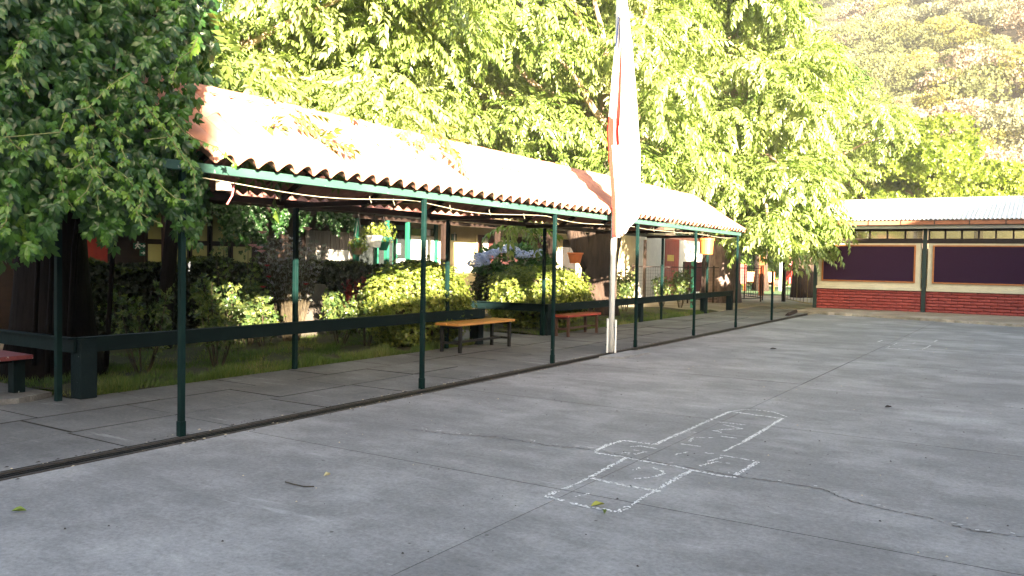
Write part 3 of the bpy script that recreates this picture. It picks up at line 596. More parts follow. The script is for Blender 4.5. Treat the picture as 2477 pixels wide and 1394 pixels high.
def arrow(par, y, z, s, X):
    mb = MB(); mb.beam((X, y-s, z), (X, y+s*.6, z), .008, s*.35, up=(0, 0, 1)); mb.beam((X, y+s*.2, z+s*.6), (X, y+s, z), .008, s*.35); mb.beam((X, y+s*.2, z-s*.6), (X, y+s, z), .008, s*.35); mb.build('arrow', M_PLAINW, par)
arrow(sg, yw(340), zw(332, 595), .045, XW+.076)
fm = MB(); Y0, Z0 = yw(327), zw(332, 595)
for p, q in (((0, .05), (0, -.0)), ((0, 0), (.05, -.05)), ((0, 0), (-.05, -.06)), ((0, .04), (.06, .02)), ((0, .04), (-.05, .0))): fm.beam((XW+.076, Y0+p[0], Z0+p[1]), (XW+.076, Y0+q[0], Z0+q[1]), .008, .02)
fm.lathe([(.0, -.008), (.018, -.005), (.018, .005), (0, .008)], (XW+.074, Y0+.01, Z0+.07), 8); fm.build('running_figure', M_PLAINW, sg)
sg = part_box('exit_sign', MATS['sign_green'], None, XW+.05, XW+.07, yw(334), yw(346), zw(338, 619), zw(338, 604)); tag(sg, 'small green sign with one white arrow below the running figure sign', 'sign'); arrow(sg, yw(340), zw(338, 612), .04, XW+.076)
# slatted wall, windows, doors along the gallery
M_SLAT = pm('grey_slats', (.22, .2, .18), (.12, .10, .09), rough=.7, scale=5, stretch=(1, 8, .5))
y = yw(738)
while y < yw(850): part_box('slat', M_SLAT, sh, XW+.004, XW+.03+random.uniform(0, .01), y, y+.085, .1, 2.2); y += .1
M_GFR = pm('green_frame', (.014, .11, .07), (.010, .075, .05), rough=.45)
panel('white_panel', M_PLAINW, 788, 842, 605, 632, d=.06); panel('white_panel', M_PLAINW, 762, 772, 606, 628, d=.06)
for a, b in ((858, 905), (908, 950), (953, 980)):
    w = panel('window', M_GFR, a, b, 545, 655, d=.05, z0=.1); mid = (yw(a)+yw(b))/2
    part_box('pane', M_GLASS, w, XW+.051, XW+.056, yw(a)+.07, yw(b)-.07, 1.25, zw(900, 553)); part_box('lower_panel', M_DARKWOOD, w, XW+.051, XW+.058, yw(a)+.07, yw(b)-.07, .2, 1.15)
panel('white_panel', M_PLAINW, 955, 979, 626, 648, d=.08); panel('white_panel', M_PLAINW, 957, 962, 590, 615, d=.10)
d_ = panel('door', M_PLAINW, 990, 1046, 573, 680, d=.05, z0=.06); part_box('fanlight', M_GLASS, d_, XW+.004, XW+.04, yw(990), yw(1046), zw(1018, 571), zw(1018, 553))
for a in (983, 1048): panel('door_post', M_GFR, a, a+5, 545, 690, d=.09, z0=.05, z1=2.55)
sg = panel('toilet_sign', pm('sign_teal', (.03, .10, .09), rough=.5), 1090, 1101, 566, 582, d=.05); sg.parent = None; sg.location = ORG[sg.name]; tag(sg, 'small square teal sign with white figure on the cream wall', 'sign')
fg = MB(); Y0, Z0 = yw(1095.5), zw(1095, 574); fg.beam((XW+.055, Y0, Z0-.12), (XW+.055, Y0, Z0+.08), .008, .05); fg.lathe([(0, -.03), (.03, 0), (0, .03)], (XW+.055, Y0, Z0+.12), 8); fg.build('white_figure', M_PLAINW, sg)
M_DOOR = pm('maroon_door', (.09, .025, .025), (.05, .014, .014), rough=.4, scale=4)
d_ = panel('door', M_DOOR, 1152, 1193, 569, 690, z0=.05); part_box('notice', M_PLAINW, d_, XW+.031, XW+.036, yw(1164), yw(1178), zw(1170, 612), zw(1170, 575)); part_box('handle', M_IRON, d_, XW+.031, XW+.07, yw(1188), yw(1190), 1.02, 1.08)
for a, b, t in ((1149, 1151.6, 566), (1193.4, 1196, 566)): panel('door_frame', M_CREAM, a, b, t, 690, d=.06, z0=.05)
panel('dark_wall_panel', pm('maroon_wall', (.05, .016, .016), (.03, .01, .01), rough=.6), 1200, 1322, 574, 690, d=.02, z0=.05)
panel('notice', M_PLAINW, 1211, 1233, 581, 610, d=.03); nbd = panel('cork_board', pm('cork', (.16, .06, .04), rough=.9), 1282, 1318, 588, 640, d=.04); part_box('notice', M_CREAM, nbd, XW+.041, XW+.045, yw(1288), yw(1299), 1.75, 2.1)
d_ = panel('door', M_BLACK, 1358, 1391, 580, 690, z0=.05); 
for a in (1355, 1391.4): panel('door_frame', M_CREAM, a, a+3, 577, 690, d=.05, z0=.05)
o = part_box('extinguisher_sign', pm('sign_red', (.5, .05, .02), rough=.5), None, XW+.01, XW+.03, yw(1336), yw(1343), zw(1339, 632), zw(1339, 620)); tag(o, 'small red sign with white bar beside the dark door', 'sign'); part_box('white_bar', M_PLAINW, o, XW+.031, XW+.035, yw(1339), yw(1340.5), zw(1339, 629), zw(1339, 623))
panel('white_wall_panel', M_PLAINW, 1542, 1606, 560, 735, d=.025, z0=.0, z1=2.8)
d_ = panel('door', M_RED, 1608, 1641, 570, 735, z0=.0); 
for k in range(6): part_box('board', M_RED, d_, XW+.031, XW+.04, yw(1609)+k*.27, yw(1609)+k*.27+.25, .05, 2.5)
pl = panel('door_plate', pm('yellow_plate', (.6, .42, .06), rough=.5), 1612, 1628, 617, 632, d=.05, par=d_)
panel('white_wall_panel', M_PLAINW, 1642, 1700, 560, 735, d=.025, z0=.0, z1=2.8)
# gallery posts, beam and roofs
XG = -13.5
for px, m, w in ((862, M_GFR, .09), (935, M_GFR, .09), (985, M_GFR, .08), (1072, M_DARKWOOD, .10), (1203, M_DARKWOOD, .12), (1322, M_DARKWOOD, .30), (1560, M_DARKWOOD, .1), (640, M_DARKWOOD, .1), (400, M_DARKWOOD, .1)):
    y = yw(px, XG); MB().beam((XG, y, 0), (XG, y, 2.48), w, w, up=(0, 1, 0)).build('gallery_post', m, sh)
MB().beam((XG, 4, 2.53), (XG, 27, 2.53), .10, .10).build('gallery_beam', M_DARKWOOD, sh)
g_me = sheet_mesh('gallery_tile_sheet', 1.0, 1.15, M_TILE2, p=.25, amp=1.25); ga = math.radians(24); y = yw(600, XG)
while y < 19.3:
    for s0 in (.45, 1.42, 2.35):
        put('gallery_tile_sheet', g_me, sh, (XG+.22-s0*math.cos(ga)-.0, y, 2.62+s0*math.sin(ga)+.02*(s0 < 1)+random.uniform(-.008, .008)), rot=(random.uniform(-.01, .01), ga, random.uniform(-.02, .02)))
    y += .96
part_box('gallery_ceiling', M_DARKWOOD, sh, XW, XG+.15, 3, 19.4, 2.595, 2.61)
part_box('gallery_canopy', M_DARKWOOD, sh, XW-.3, XG+.35, 19.45, 26.5, 2.60, 2.73)
part_box('gallery_canopy', M_DARKWOOD, sh, XW-.3, XG+.35, 2.9, yw(600, XG)-.5, 2.60, 2.73)
y = 3.0
while y < 36: put('roof_tile_sheet', g_me, sh, (XW-2.1, y, 3.66), rot=(0, ga, 0)); y += 1.0
part_box('roof_deck', M_TILE2, sh, XW-4, XW-.26, 2.9, 36, 2.96, 3.1)
# ================================================================== FENCE, GATE, PLAYGROUND beyond the walkway
fe = thing('mesh_fence', (-12.3, 30.5, 0), 'low dark mesh fence beyond the garden, between the red door and the gate', 'fence')
A, B = Vector((-13.0, 28.6, 0)), Vector((-10.2, 35.5, 0)); uz = Vector((0, 0, 1))
for k in range(6): p = A.lerp(B, k/5); MB().beam(p, p+uz*1.5, .05, .05, up=(0, 1, 0)).build('post', M_DARKWOOD, fe)
for z in (.15, 1.42): MB().beam(A+uz*z, B+uz*z, .03, .035).build('rail', M_DARKWOOD, fe)
wm = MB()
for k in range(60): p = A.lerp(B, (k+.5)/60); wm.beam(p+uz*.15, p+uz*1.42, .006, .006, up=(0, 1, 0))
for k in range(9): wm.beam(A+uz*(.25+.13*k), B+uz*(.25+.13*k), .006, .006)
tag(wm.build('wire_mesh', M_IRON, fe), kind='stuff')
gp = MB().beam((-9.9, 27.6, 0), (-9.9, 27.6, 2.3), .11, .11, up=(0, 1, 0)).build('timber_post', M_DARKWOOD); tag(gp, 'dark timber post standing before the broad pale trunk', 'post')
gp = MB().beam((-10.5, 28.2, 0), (-10.5, 28.2, 1.65), .12, .12, up=(0, 1, 0)).build('peeling_post', pm('peeling_green', (.10, .42, .28), (.06, .28, .18), rough=.6, chip=(.05, .04, .03), chip_amt=.52, chip_scale=8)); tag(gp, 'bright green peeling post behind the last garden rail', 'post')
def boards(nm, label, p, q, z0, z1, mat, cat, n=6):
    p = Vector(p); q = Vector(q); t = thing(nm, p, label, cat)
    for k in range(n):
        a = p.lerp(q, k/n); b = p.lerp(q, (k+.97)/n); MB().beam(Vector((*a.xy, (z0+z1)/2)), Vector((*b.xy, (z0+z1)/2)), .03, z1-z0).build('board', mat, t)
    for e in (p, q): MB().beam(Vector((*e.xy, 0)), Vector((*e.xy, z1)), .06, .06, up=(0, 1, 0)).build('post', M_DARKWOOD, t)
boards('board_fence', 'dull red board panel hanging beyond the mesh fence', (-13.2, 34.3, 0), (-11.9, 37.0, 0), .35, 1.65, pm('dull_red', (.22, .05, .045), (.14, .03, .03), rough=.7), 'fence')
boards('board_fence', 'narrow dark red board panel right of the broad pale trunk', gz(1776, 706), gz(1804, 706), .45, 1.6, MATS['dull_red'], 'fence', 3)
gt = thing('iron_gate', (-10.2, 33.4, 0), 'open dark iron gate leaf beside the broad pale trunk', 'gate')
def gate(t, P, Q, h, bars, mat2=None):
    P = Vector(P); Q = Vector(Q)
    for e in (P, Q): MB().beam(e, e+uz*h, .05, .05, up=(0, 1, 0)).build('stile', M_IRON, t)
    for z in (.12, h-.03): MB().beam(P+uz*z, Q+uz*z, .035, .035).build('gate_rail', mat2 or M_IRON, t)
    for k in range(1, bars): e = P.lerp(Q, k/bars); MB().beam(e+uz*.12, e+uz*(h-.03), .016, .016, up=(0, 1, 0)).build('bar', mat2 if (mat2 and k % 3 == 1) else M_IRON, t)
gate(gt, gz(1800, 722), gz(1844, 727), 1.55, 8)
gt = thing('iron_gate', gz(1895, 730), 'dark iron gate leaf with pale yellow rail beside the notice-board building', 'gate')
gate(gt, gz(1897, 729), (-6.95, 31.6, 0), 1.7, 10, pm('yellow_rail', (.35, .28, .10), rough=.5))
MB().beam(gz(1895, 730), gz(1895, 730)+uz*2.0, .14, .14, up=(0, 1, 0)).build('gate_post', M_DARKWOOD, gt)
pg = thing('climbing_frame', gz(1835, 703), 'orange climbing panel on short legs in the playground', 'play equipment')
c = gz(1835, 704); M_OR = pm('orange_plastic', (.55, .13, .02), (.42, .09, .015), rough=.4)
MB().beam(c+er*-.95+uz*.85, c+er*.95+uz*.85, .06, .62).build('panel', M_OR, pg, bevel=.02)
for s in (-.85, .85): MB().beam(c+er*s, c+er*s+uz*.6, .12, .12, up=(0, 1, 0)).build('leg', M_OR, pg)
for z in (.7, .85, 1.0): MB().beam(c+er*-.4+uz*z+en*.035, c+er*.3+uz*z+en*.035, .01, .05).build('slot', M_RED, pg)
o = MB().beam(gz(1841, 715), gz(1841, 715)+uz*3.0, .22, .22, up=(0, 1, 0)).build('orange_post', pm('rust_orange', (.30, .09, .03), (.2, .05, .02), rough=.6)); tag(o, 'tall rusty orange post beside the orange climbing panel', 'post')
o = MB().tube([gz(1834, 700), gz(1834, 700)+uz*3.6], .16, 10).build('yellow_post', pm('yellow_paint', (.65, .5, .08), (.5, .36, .05), rough=.5)); tag(o, 'yellow pole in the playground behind the orange panel', 'post')
o = MB().beam(gz(1889, 704), gz(1889, 704)+uz*2.9, .2, .2, up=(0, 1, 0)).build('white_post', pm('pale_green_paint', (.55, .66, .55), rough=.5)); tag(o, 'pale green and white post beside the red slide', 'post')
sd = thing('slide', gz(1890, 704), 'curved red plastic slide in the playground', 'slide'); c = gz(1860, 702)
path = [(0, .45), (.5, .42), (.9, .6), (1.5, 1.25), (2.1, 1.75)]; mb = MB(); prev = None; ax = er; bx = Vector((-.54, .84, 0))
for x, z in path:
    e = c+ax*x+uz*z; ring = [e+bx*.35+uz*.22, e+bx*.3, e-bx*.3, e-bx*.35+uz*.22, e-bx*.40+uz*.22, e-bx*.36-uz*.08, e+bx*.36-uz*.08, e+bx*.40+uz*.22]
    o = len(mb.v); mb.v += [tuple(p) for p in ring]
    if prev is not None:
        for k in range(8): mb.f.append((prev+k, prev+(k+1) % 8, o+(k+1) % 8, o+k)); mb.m.append(0)
    prev = o
mb.build('chute', pm('red_plastic', (.5, .03, .03), (.38, .02, .02), rough=.35), sd)
for x, z in ((.3, .4), (1.9, 1.55)): MB().beam(c+ax*x, c+ax*x+uz*z, .08, .08, up=(0, 1, 0)).build('leg', M_OR, sd)
pt = thing('play_tower', gz(1915, 700), 'red, purple and blue plastic play tower behind the gate', 'play equipment'); c = gz(1912, 702)
for a, b, z0, z1, m in ((-.15, .55, .4, 2.6, MATS['red_plastic']), (.58, 1.05, .2, 2.5, pm('purple_plastic', (.13, .03, .22), rough=.4)), (1.4, 1.75, .3, 3.0, MATS['purple_plastic']), (1.8, 2.9, 1.2, 3.3, pm('blue_plastic', (.02, .08, .42), rough=.4)), (1.8, 2.9, .1, 1.15, pm('dark_plastic', (.03, .03, .05), rough=.5))):
    MB().beam(c+er*a+uz*(z0+z1)/2, c+er*b+uz*(z0+z1)/2, .12, z1-z0).build('panel', m, pt, bevel=.03)
for z in (.7, 1.1, 1.5, 1.9): MB().beam(c+er*.0+uz*z+en*.065, c+er*.4+uz*z+en*.065, .01, .12).build('hand_hold', pm('dull_red', (.22, .05, .045)), pt)
# ================================================================== CREEPER over the left end of the walkway
def lerp_tab(t, x): return float(np.interp(x, [a for a, b in t], [b for a, b in t]))
BOT = [(-160, 650), (0, 645), (60, 640), (118, 615), (146, 560), (156, 470), (176, 470), (190, 540), (215, 600), (270, 602), (300, 570), (350, 560), (386, 535), (398, 500), (418, 560), (445, 605), (480, 590), (497, 545), (506, 430), (510, 300)]
RED = [(-300, 505), (0, 500), (150, 485), (300, 478), (400, 492), (470, 500), (610, 502)]
vine = thing('creeper', gz(60, 950), 'huge curtain of dark five-fingered creeper leaves hanging over the walkway end', 'climbing plant')
P = []; 
while len(P) < 5600:
    px = random.uniform(-170, 505); py = random.uniform(-260, 640)
    if py > lerp_tab(BOT, px)+random.uniform(-45, 5) or px > lerp_tab(RED, py)+random.uniform(-25, 4): continue
    X = -5.95 - 1.5*random.random()**1.6 - .25*math.sin(px*.021+py*.013)**2; P.append(atX(px, py, X))
P = np.array(P); n = len(P)
F = np.array([0.35, -.05, -1.0]) + rng.normal(size=(n, 3))*np.array([.25, .45, .28]); U = np.array([.85, -.55, .55]) + rng.normal(size=(n, 3))*.35
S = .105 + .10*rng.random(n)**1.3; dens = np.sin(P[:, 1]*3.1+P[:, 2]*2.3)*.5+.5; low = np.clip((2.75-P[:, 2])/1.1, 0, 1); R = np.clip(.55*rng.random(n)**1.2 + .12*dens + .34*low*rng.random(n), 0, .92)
front = np.argsort(-(P[:, 0] + S*.8))[:300]; rest = np.setdiff1d(np.arange(n), front)
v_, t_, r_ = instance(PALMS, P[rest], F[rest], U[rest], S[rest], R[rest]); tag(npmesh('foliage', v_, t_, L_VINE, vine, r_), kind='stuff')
LM = []
for k in range(10):
    tv, tt = PALMS[k % 4]; me = bpy.data.meshes.new('leaf'); me.from_pydata(tv.tolist(), [], tt.tolist()); a = me.attributes.new('rnd', 'FLOAT', 'POINT'); a.data.foreach_set('value', np.full(len(tv), .03+.09*k, np.float32)); me.materials.append(L_VINE); LM.append(me)
for i in front:
    f = Vector(F[i]).normalized(); y = Vector(U[i]).cross(f).normalized(); z = f.cross(y)
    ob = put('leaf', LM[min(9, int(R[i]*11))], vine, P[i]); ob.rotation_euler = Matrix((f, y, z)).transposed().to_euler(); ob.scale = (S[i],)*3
# hanging light green shoots
sp = []; sf = []; su = []; ss = []; stem = MB()
for k in range(26):
    px = random.uniform(-60, 500); b = lerp_tab(BOT, px)
    py = b - 110 - abs(random.gauss(40, 170)); X = -5.92-.12*random.random()
    if px > lerp_tab(RED, py): continue
    p = atX(px, py, X); L = random.uniform(.2, .5); m = int(L/.042); dx = random.uniform(-.12, .15); dy = random.uniform(-.45, .45); pts = []
    for i in range(m+1):
        t = i/m; q = p + Vector((.10*t + dx*t*t, dy*t*t+.05*math.sin(5*t+k), -L*t+.05*math.sin(7*t+2*k)*t)); pts.append(q)
        for s in (-1, 1):
            sp.append(q); sf.append((.35+.2*random.random(), s*.8, -.75)); su.append((.8, -.4+.2*s, .6)); ss.append((.125-.05*t)*random.uniform(.55, 1.3))
    stem.tube(pts[::3]+[pts[-1]], .0045, 4)
v_, t_, r_ = instance(PALMS, np.array(sp), np.array(sf)+rng.normal(size=(len(sp), 3))*.25, np.array(su)+rng.normal(size=(len(sp), 3))*.25, ss, .55+.42*rng.random(len(sp)))
tag(npmesh('young_shoots', v_, t_, L_VINE, vine, r_), kind='stuff'); tag(stem.build('shoot_stems', M_VSTEM, vine), kind='stuff')
# dark backing leaves added behind the curtain to block light from beyond
P = []
while len(P) < 3000:
    px = random.uniform(-250, 520); py = random.uniform(-320, 560)
    if py > lerp_tab(BOT, px)-60: continue
    P.append(atX(px, py, -7.4-2.2*random.random()))
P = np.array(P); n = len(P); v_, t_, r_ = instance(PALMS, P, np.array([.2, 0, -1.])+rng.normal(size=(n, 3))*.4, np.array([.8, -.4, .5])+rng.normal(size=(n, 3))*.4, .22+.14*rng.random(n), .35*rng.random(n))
tag(npmesh('inner_foliage', v_, t_, L_VINE, vine, r_), kind='stuff')
for k in range(7):
    x, y = -9.9+random.uniform(-.4, .5), 5.4+random.uniform(-.5, .5); e = atX(60+65*k, 120+random.uniform(-80, 150), -6.6)
    MB().tube([(x, y, 0.2), (x+.3, y-.1, 1.6), (x+1.0, y-.3, 3.2), (e.x-.6, e.y, 3.9), (e.x, e.y, e.z)], [.03, .026, .024, .02, .012], 6).build('woody_stem', MATS['dark_bark'], vine, smooth=True)
# ================================================================== TREES
def tmpl2(t):     # same leaves with two faces each
    V, T = t; V = V.reshape(-1, 5, 3); k = len(V); V2 = V[:, [0, 1, 2, 4]].reshape(-1, 3); T2 = np.concatenate([[(4*i, 4*i+3, 4*i+1), (4*i, 4*i+2, 4*i+3)] for i in range(k)]); return V2, T2
SPR2 = [tmpl2(t) for t in SPRAYS]; TUF2 = [tmpl2(t) for t in TUFTS]
def region(n, pxr, pyr, dr, rr, ok=None, sd=1):
    r = random.Random(sd); out = []
    while len(out) < n:
        px = r.uniform(*pxr); py = r.uniform(*pyr)
        if ok and not ok(px, py): continue
        out.append((dep(px, py, r.uniform(*dr)), r.uniform(*rr)))
    return out
def limbs_to(clumps, fork, n, r0, seed):
    r = random.Random(seed); out = []
    for c, rad in r.sample(clumps, min(n, len(clumps))):
        c = Vector(c); f = Vector(fork); m = f.lerp(c, .5) + Vector((r.uniform(-.4, .4), r.uniform(-.4, .4), .45+r.uniform(0, .4))); pts = []
        for i in range(9): t = i/8; pts.append(f*(1-t)**2 + m*2*t*(1-t) + c*t*t + Vector((r.uniform(-.05, .05),)*3))
        out.append((pts, [r0*(1-.85*i/8) for i in range(9)]))
    return out
def tree(nm, label, trunk, trad, clumps, fork, leaf, per, size, bark=M_BARK, limb=M_BARKP, nl=12, lr=.12, tpl=None, group=None, wob=.05, down=.42, seed=0, n=14):
    t = thing(nm, trunk[0], label, 'tree', group); MB().tube(trunk, trad, n*2, wob=wob).build('trunk', bark, t, smooth=True)
    for pts, rr in limbs_to(clumps, fork, nl, lr, seed): MB().tube(pts, rr, 7).build('limb', limb, t, smooth=True)
    P, F, U, S, R = clump_sprays(clumps, per, size, down); v, tt, r = instance(tpl or SPR2, P, F, U, S, R); npmesh('crown', v, tt, leaf, t, r); return t
def trk(p, h, lean=(0, 0), k=7, flare=.5): return [Vector((p[0]+lean[0]*i/k, p[1]+lean[1]*i/k, h*i/k)) for i in range(k+1)]
def trad(r, k=7, flare=.45, top=.7): return [r*(1+flare*math.exp(-3.2*i/k*2.2))*(1-(1-top)*i/k) for i in range(k+1)]
# trunk under the creeper
tree('creeper_tree', 'thick dark trunk in the shade behind the left bench, its crown lost in creeper', trk((-10.6, 5.75), 4.2, (.1, -.1)), trad(.44), [(Vector((-10.8+random.uniform(-2.2, 1.8), 5.2+random.uniform(-2.6, 2.2), 5.9+random.uniform(-.8, 1.8))), random.uniform(.7, 1.1)) for _ in range(26)], (-10.5, 5.65, 3.9), L_DARK, 150, .42, bark=MATS['dark_bark'], wob=.035, seed=1)
# ash over the walkway
def ridge_y(px): return float(np.interp(px, [490, 600, 800, 1115, 1370, 1600, 1710, 1800], [232, 255, 290, 360, 410, 455, 480, 550]))
cl = region(60, (500, 1120), (-160, 350), (12.6, 17), (.5, .85), lambda x, y: y < ridge_y(x)-10, 3)
cl += [(atX(650, 300, -7.2), .3), (atX(690, 325, -6.95), .3), (atX(725, 350, -6.8), .28), (atX(735, 368, -6.72), .16), (atX(1020, 335, -7.2), .3), (atX(1050, 365, -6.95), .26),  (atX(600, 225, -7.9), .35), (atX(770, 300, -7.9), .35), (atX(640, 270, -7.6), .3), (atX(560, 180, -7.8), .35), (atX(1040, 330, -7.9), .28), (atX(1065, 375, -7.45), .2), (atX(950, 290, -7.9), .35), (atX(880, 280, -8.0), .3)]
cl += [(Vector((-9.0+random.uniform(-.7, .6), 7.2+random.uniform(-1.0, 1.0), 3.5+random.uniform(-.5, .5))), random.uniform(.38, .55)) for _ in range(11)]  # extra crown clumps added to shade the left of the gallery
tree('ash_tree', 'sunlit tree with drooping long leaflets hanging over the middle of the tile roof', trk((-12.3, 8.45), 4.5, (.2, .3)), trad(.12), cl, (-12.1, 8.75, 4.3), L_ASH, 250, .42, bark=MATS['dark_bark'], tpl=SPRAYS, nl=10, lr=.07, seed=2)
cl = region(95, (1060, 1650), (-220, 440), (21, 29), (.75, 1.35), lambda x, y: y < ridge_y(x)-12, 4)
cl += [(atX(1240, 540, -9.6), (.12, .22, .05)), (atX(1275, 548, -9.7), (.12, .25, .06)), (atX(1305, 540, -9.8), (.15, .2, .05))]
t3 = tree('forked_tree', 'big tree with forked dark trunk behind the flagpole, crown in full sun', [Vector(p) for p in ((-10.95, 21.6, -.1), (-10.95, 21.6, .6), (-10.9, 21.65, 1.4), (-10.8, 21.75, 2.2), (-10.7, 22.0, 3.4), (-10.6, 22.5, 5))], [.66, .52, .48, .50, .36, .26], cl, (-10.6, 22.3, 4.6), L_ASH, 150, .56, nl=14, lr=.16, seed=3, wob=.08)
MB().tube([(-11.0, 21.5, 1.3), (-11.35, 21.2, 2.1), (-11.7, 21.0, 3.2), (-12.1, 21.0, 5.5)], [.30, .27, .23, .17], 16, wob=.06).build('side_trunk', M_BARK, t3, smooth=True)
REDG = [(-200, 1930), (0, 1965), (120, 2010), (250, 2060), (380, 2030), (470, 2010), (560, 2030), (620, 2010), (645, 1960)]
LOW = [(1560, 440), (1700, 470), (1790, 540), (1800, 600), (1830, 625), (1900, 630), (1960, 640), (2010, 610), (2060, 560)]
cl = region(120, (1570, 2060), (-220, 625), (26.2, 34), (.7, 1.25), lambda x, y: x < lerp_tab(REDG, y)-40 and y < lerp_tab(LOW, x)-35, 6)
cl += [(Vector(p), .85) for p in ((-8.6, 31.3, 3.3), (-7.6, 30.2, 4.0), (-9.3, 30.6, 3.6), (-8.2, 29.2, 3.7), (-9.6, 32.3, 3.0), (-8.0, 31.6, 4.6), (-9.4, 29.4, 4.4))]  # extra boughs added to keep the sun off the trunk
cl += [(dep(px, py, d), r) for px, py, d, r in ((1840, 585, 25.5, .5), (1890, 600, 26, .5), (1940, 605, 26.5, .45), (1985, 590, 27, .5), (1995, 540, 27, .6), (1830, 540, 25, .5), (1870, 560, 25, .6), (1760, 480, 24, .5), (1715, 440, 24, .55))]
tree('broad_tree', 'broad leafy tree with rough pale trunk, boughs drooping over the gate', trk((-11.4, 33.8), 6.5, (.6, -.5), flare=.3), trad(.66, flare=.3), cl, (-10.9, 33.3, 6.2), L_ASH, 135, .6, bark=pm('grey_bark', (.36, .27, .24), (.12, .08, .075), rough=.95, scale=4, bump=1.2, stretch=(2.2, 2.2, .6), bscale=7), nl=14, lr=.18, seed=4, wob=.06)
o = tree('dark_trunk_tree', 'dark leaning trunk behind the iron gate with deep green crown', trk((-10.0, 42.5), 6, (-.6, 0)), trad(.55), [(Vector((-10.5+random.uniform(-4, 4), 43+random.uniform(-3, 3), 6.8+random.uniform(-1.6, 2.4))), random.uniform(1.0, 1.6)) for _ in range(22)], (-10.6, 42.5, 5.6), L_ASH, 60, .6, seed=5)
# maples behind the notice-board building
for k, (px, py, d, w, lab) in enumerate(((2080, 400, 46, 3.4, 'bright maple left of the white metal roof, next to the broad tree'), (2225, 432, 48, 2.7, 'bright yellow-green maple above the middle of the white metal roof'), (2370, 468, 50, 2.0, 'lower yellow-green maple at the right end of the white metal roof'))):
    c = dep(px, py, d); b = Vector((c.x, c.y, 0)); r = random.Random(k); top = c.z + w*.9
    cl = [(c + Vector((r.gauss(0, w*.55), r.gauss(0, w*.5), r.uniform(-w*.8, w*.62))), r.uniform(.8, 1.4)) for _ in range(34)]
    tree('maple_tree', lab, trk(b, c.z-1), trad(.3), cl, (b.x, b.y, c.z-1.4), L_MAPLE, 190, .27, tpl=TUF2, nl=8, seed=20+k, group='maples behind the white roof')
# dark trees farther back that close the gaps
r = random.Random(9); proto = None
for k, (px, py, d, lab) in enumerate(((560, 150, 30, 'shaded tree at far left behind the drooping ash'), (900, 60, 33, 'dark evergreen behind the drooping ash, left of the forked tree'), (1250, 120, 42, 'shaded tree seen through the crown of the forked tree'), (1600, 150, 46, 'shaded tree seen between forked tree and broad tree'), (1850, 250, 50, 'shaded tree behind the broad tree crown'), (1760, 560, 64, 'low dark tree beyond the playground turf'), (1900, 590, 66, 'low dark tree beyond the red slide'))):
    c = dep(px, py, d); b = Vector((c.x, c.y, 0)); w = 4.6 if k < 5 else 3.6
    cl = [(c + Vector((r.gauss(0, w*.55), r.gauss(0, w*.5), r.uniform(-w*.9, w*.7))), r.uniform(1.1, 1.9)) for _ in range(26)]
    tree('background_tree', lab, trk(b, max(1.5, c.z-1.5)), trad(.35), cl, (b.x, b.y, max(1.2, c.z-2)), L_DARK, 34, .8, nl=5, seed=40+k, group='shaded trees behind')
# ================================================================== HILL with scrub
def hz(x, y): return max(-.3, .47*(y-66) + 4*math.sin(x*.035+1)*min(1, max(0, (y-70)/60)) + 2.2*math.sin(x*.09+y*.05))
V = []; T = []; nx, ny = 60, 50
for j in range(ny+1):
    for i in range(nx+1): x = -145+205*i/nx; y = 66+190*j/ny; V.append((x, y, hz(x, y)-.3))
for j in range(ny):
    for i in range(nx): a = j*(nx+1)+i; T += [(a, a+1, a+nx+2), (a, a+nx+2, a+nx+1)]
o = npmesh('hill', V, T, pm('dry_shaded_hillside', (.17, .135, .085), (.08, .065, .035), rough=.95, scale=.25, bump=.3), smooth=True); tag(o, kind='structure')  # ground colour darkened to stand for shadow between the bushes
kinds = [('olive', [(0, (.06, .075, .025)), (1, (.17, .18, .07))], 'olive green bush on the hillside'), ('dry', [(0, (.17, .125, .085)), (1, (.36, .28, .20))], 'dry pinkish brown bush on the hillside'), ('grey', [(0, (.10, .11, .06)), (1, (.25, .25, .15))], 'grey green bush on the hillside'), ('yellow', [(0, (.15, .15, .03)), (1, (.30, .28, .07))], 'yellow green bush on the hillside')]
BM = {}
for kn, st, lab in kinds:
    lf = leafm('scrub_'+kn, st, trans=.2, rough=.6, spec=.2, tcol=(1.1, 1.1, .7)); BM[kn] = []
    for sd in range(3):
        rr = random.Random(sd*7+len(kn)); cl = [(Vector((rr.gauss(0, .36), rr.gauss(0, .36), .45+rr.uniform(-.3, .35))), rr.uniform(.26, .42)) for _ in range(15)]
        P, F, U, S, R = clump_sprays(cl, 1500, .052, .1, .5); v, t, r0 = instance(TUF2, P, F, U, S, R); o = npmesh('crown', v, t, lf, None, r0, origin=(0, 0, 0)); BM[kn].append(o.data); bpy.data.objects.remove(o)
tk = MB().tube([(0, 0, -.25), (.02, 0, .1), (0, .03, .4)], [.05, .04, .025], 6); tko = tk.build('trunk', M_BARK); TKM = tko.data; bpy.data.objects.remove(tko)
placed = []; r = random.Random(77); cnt = 0
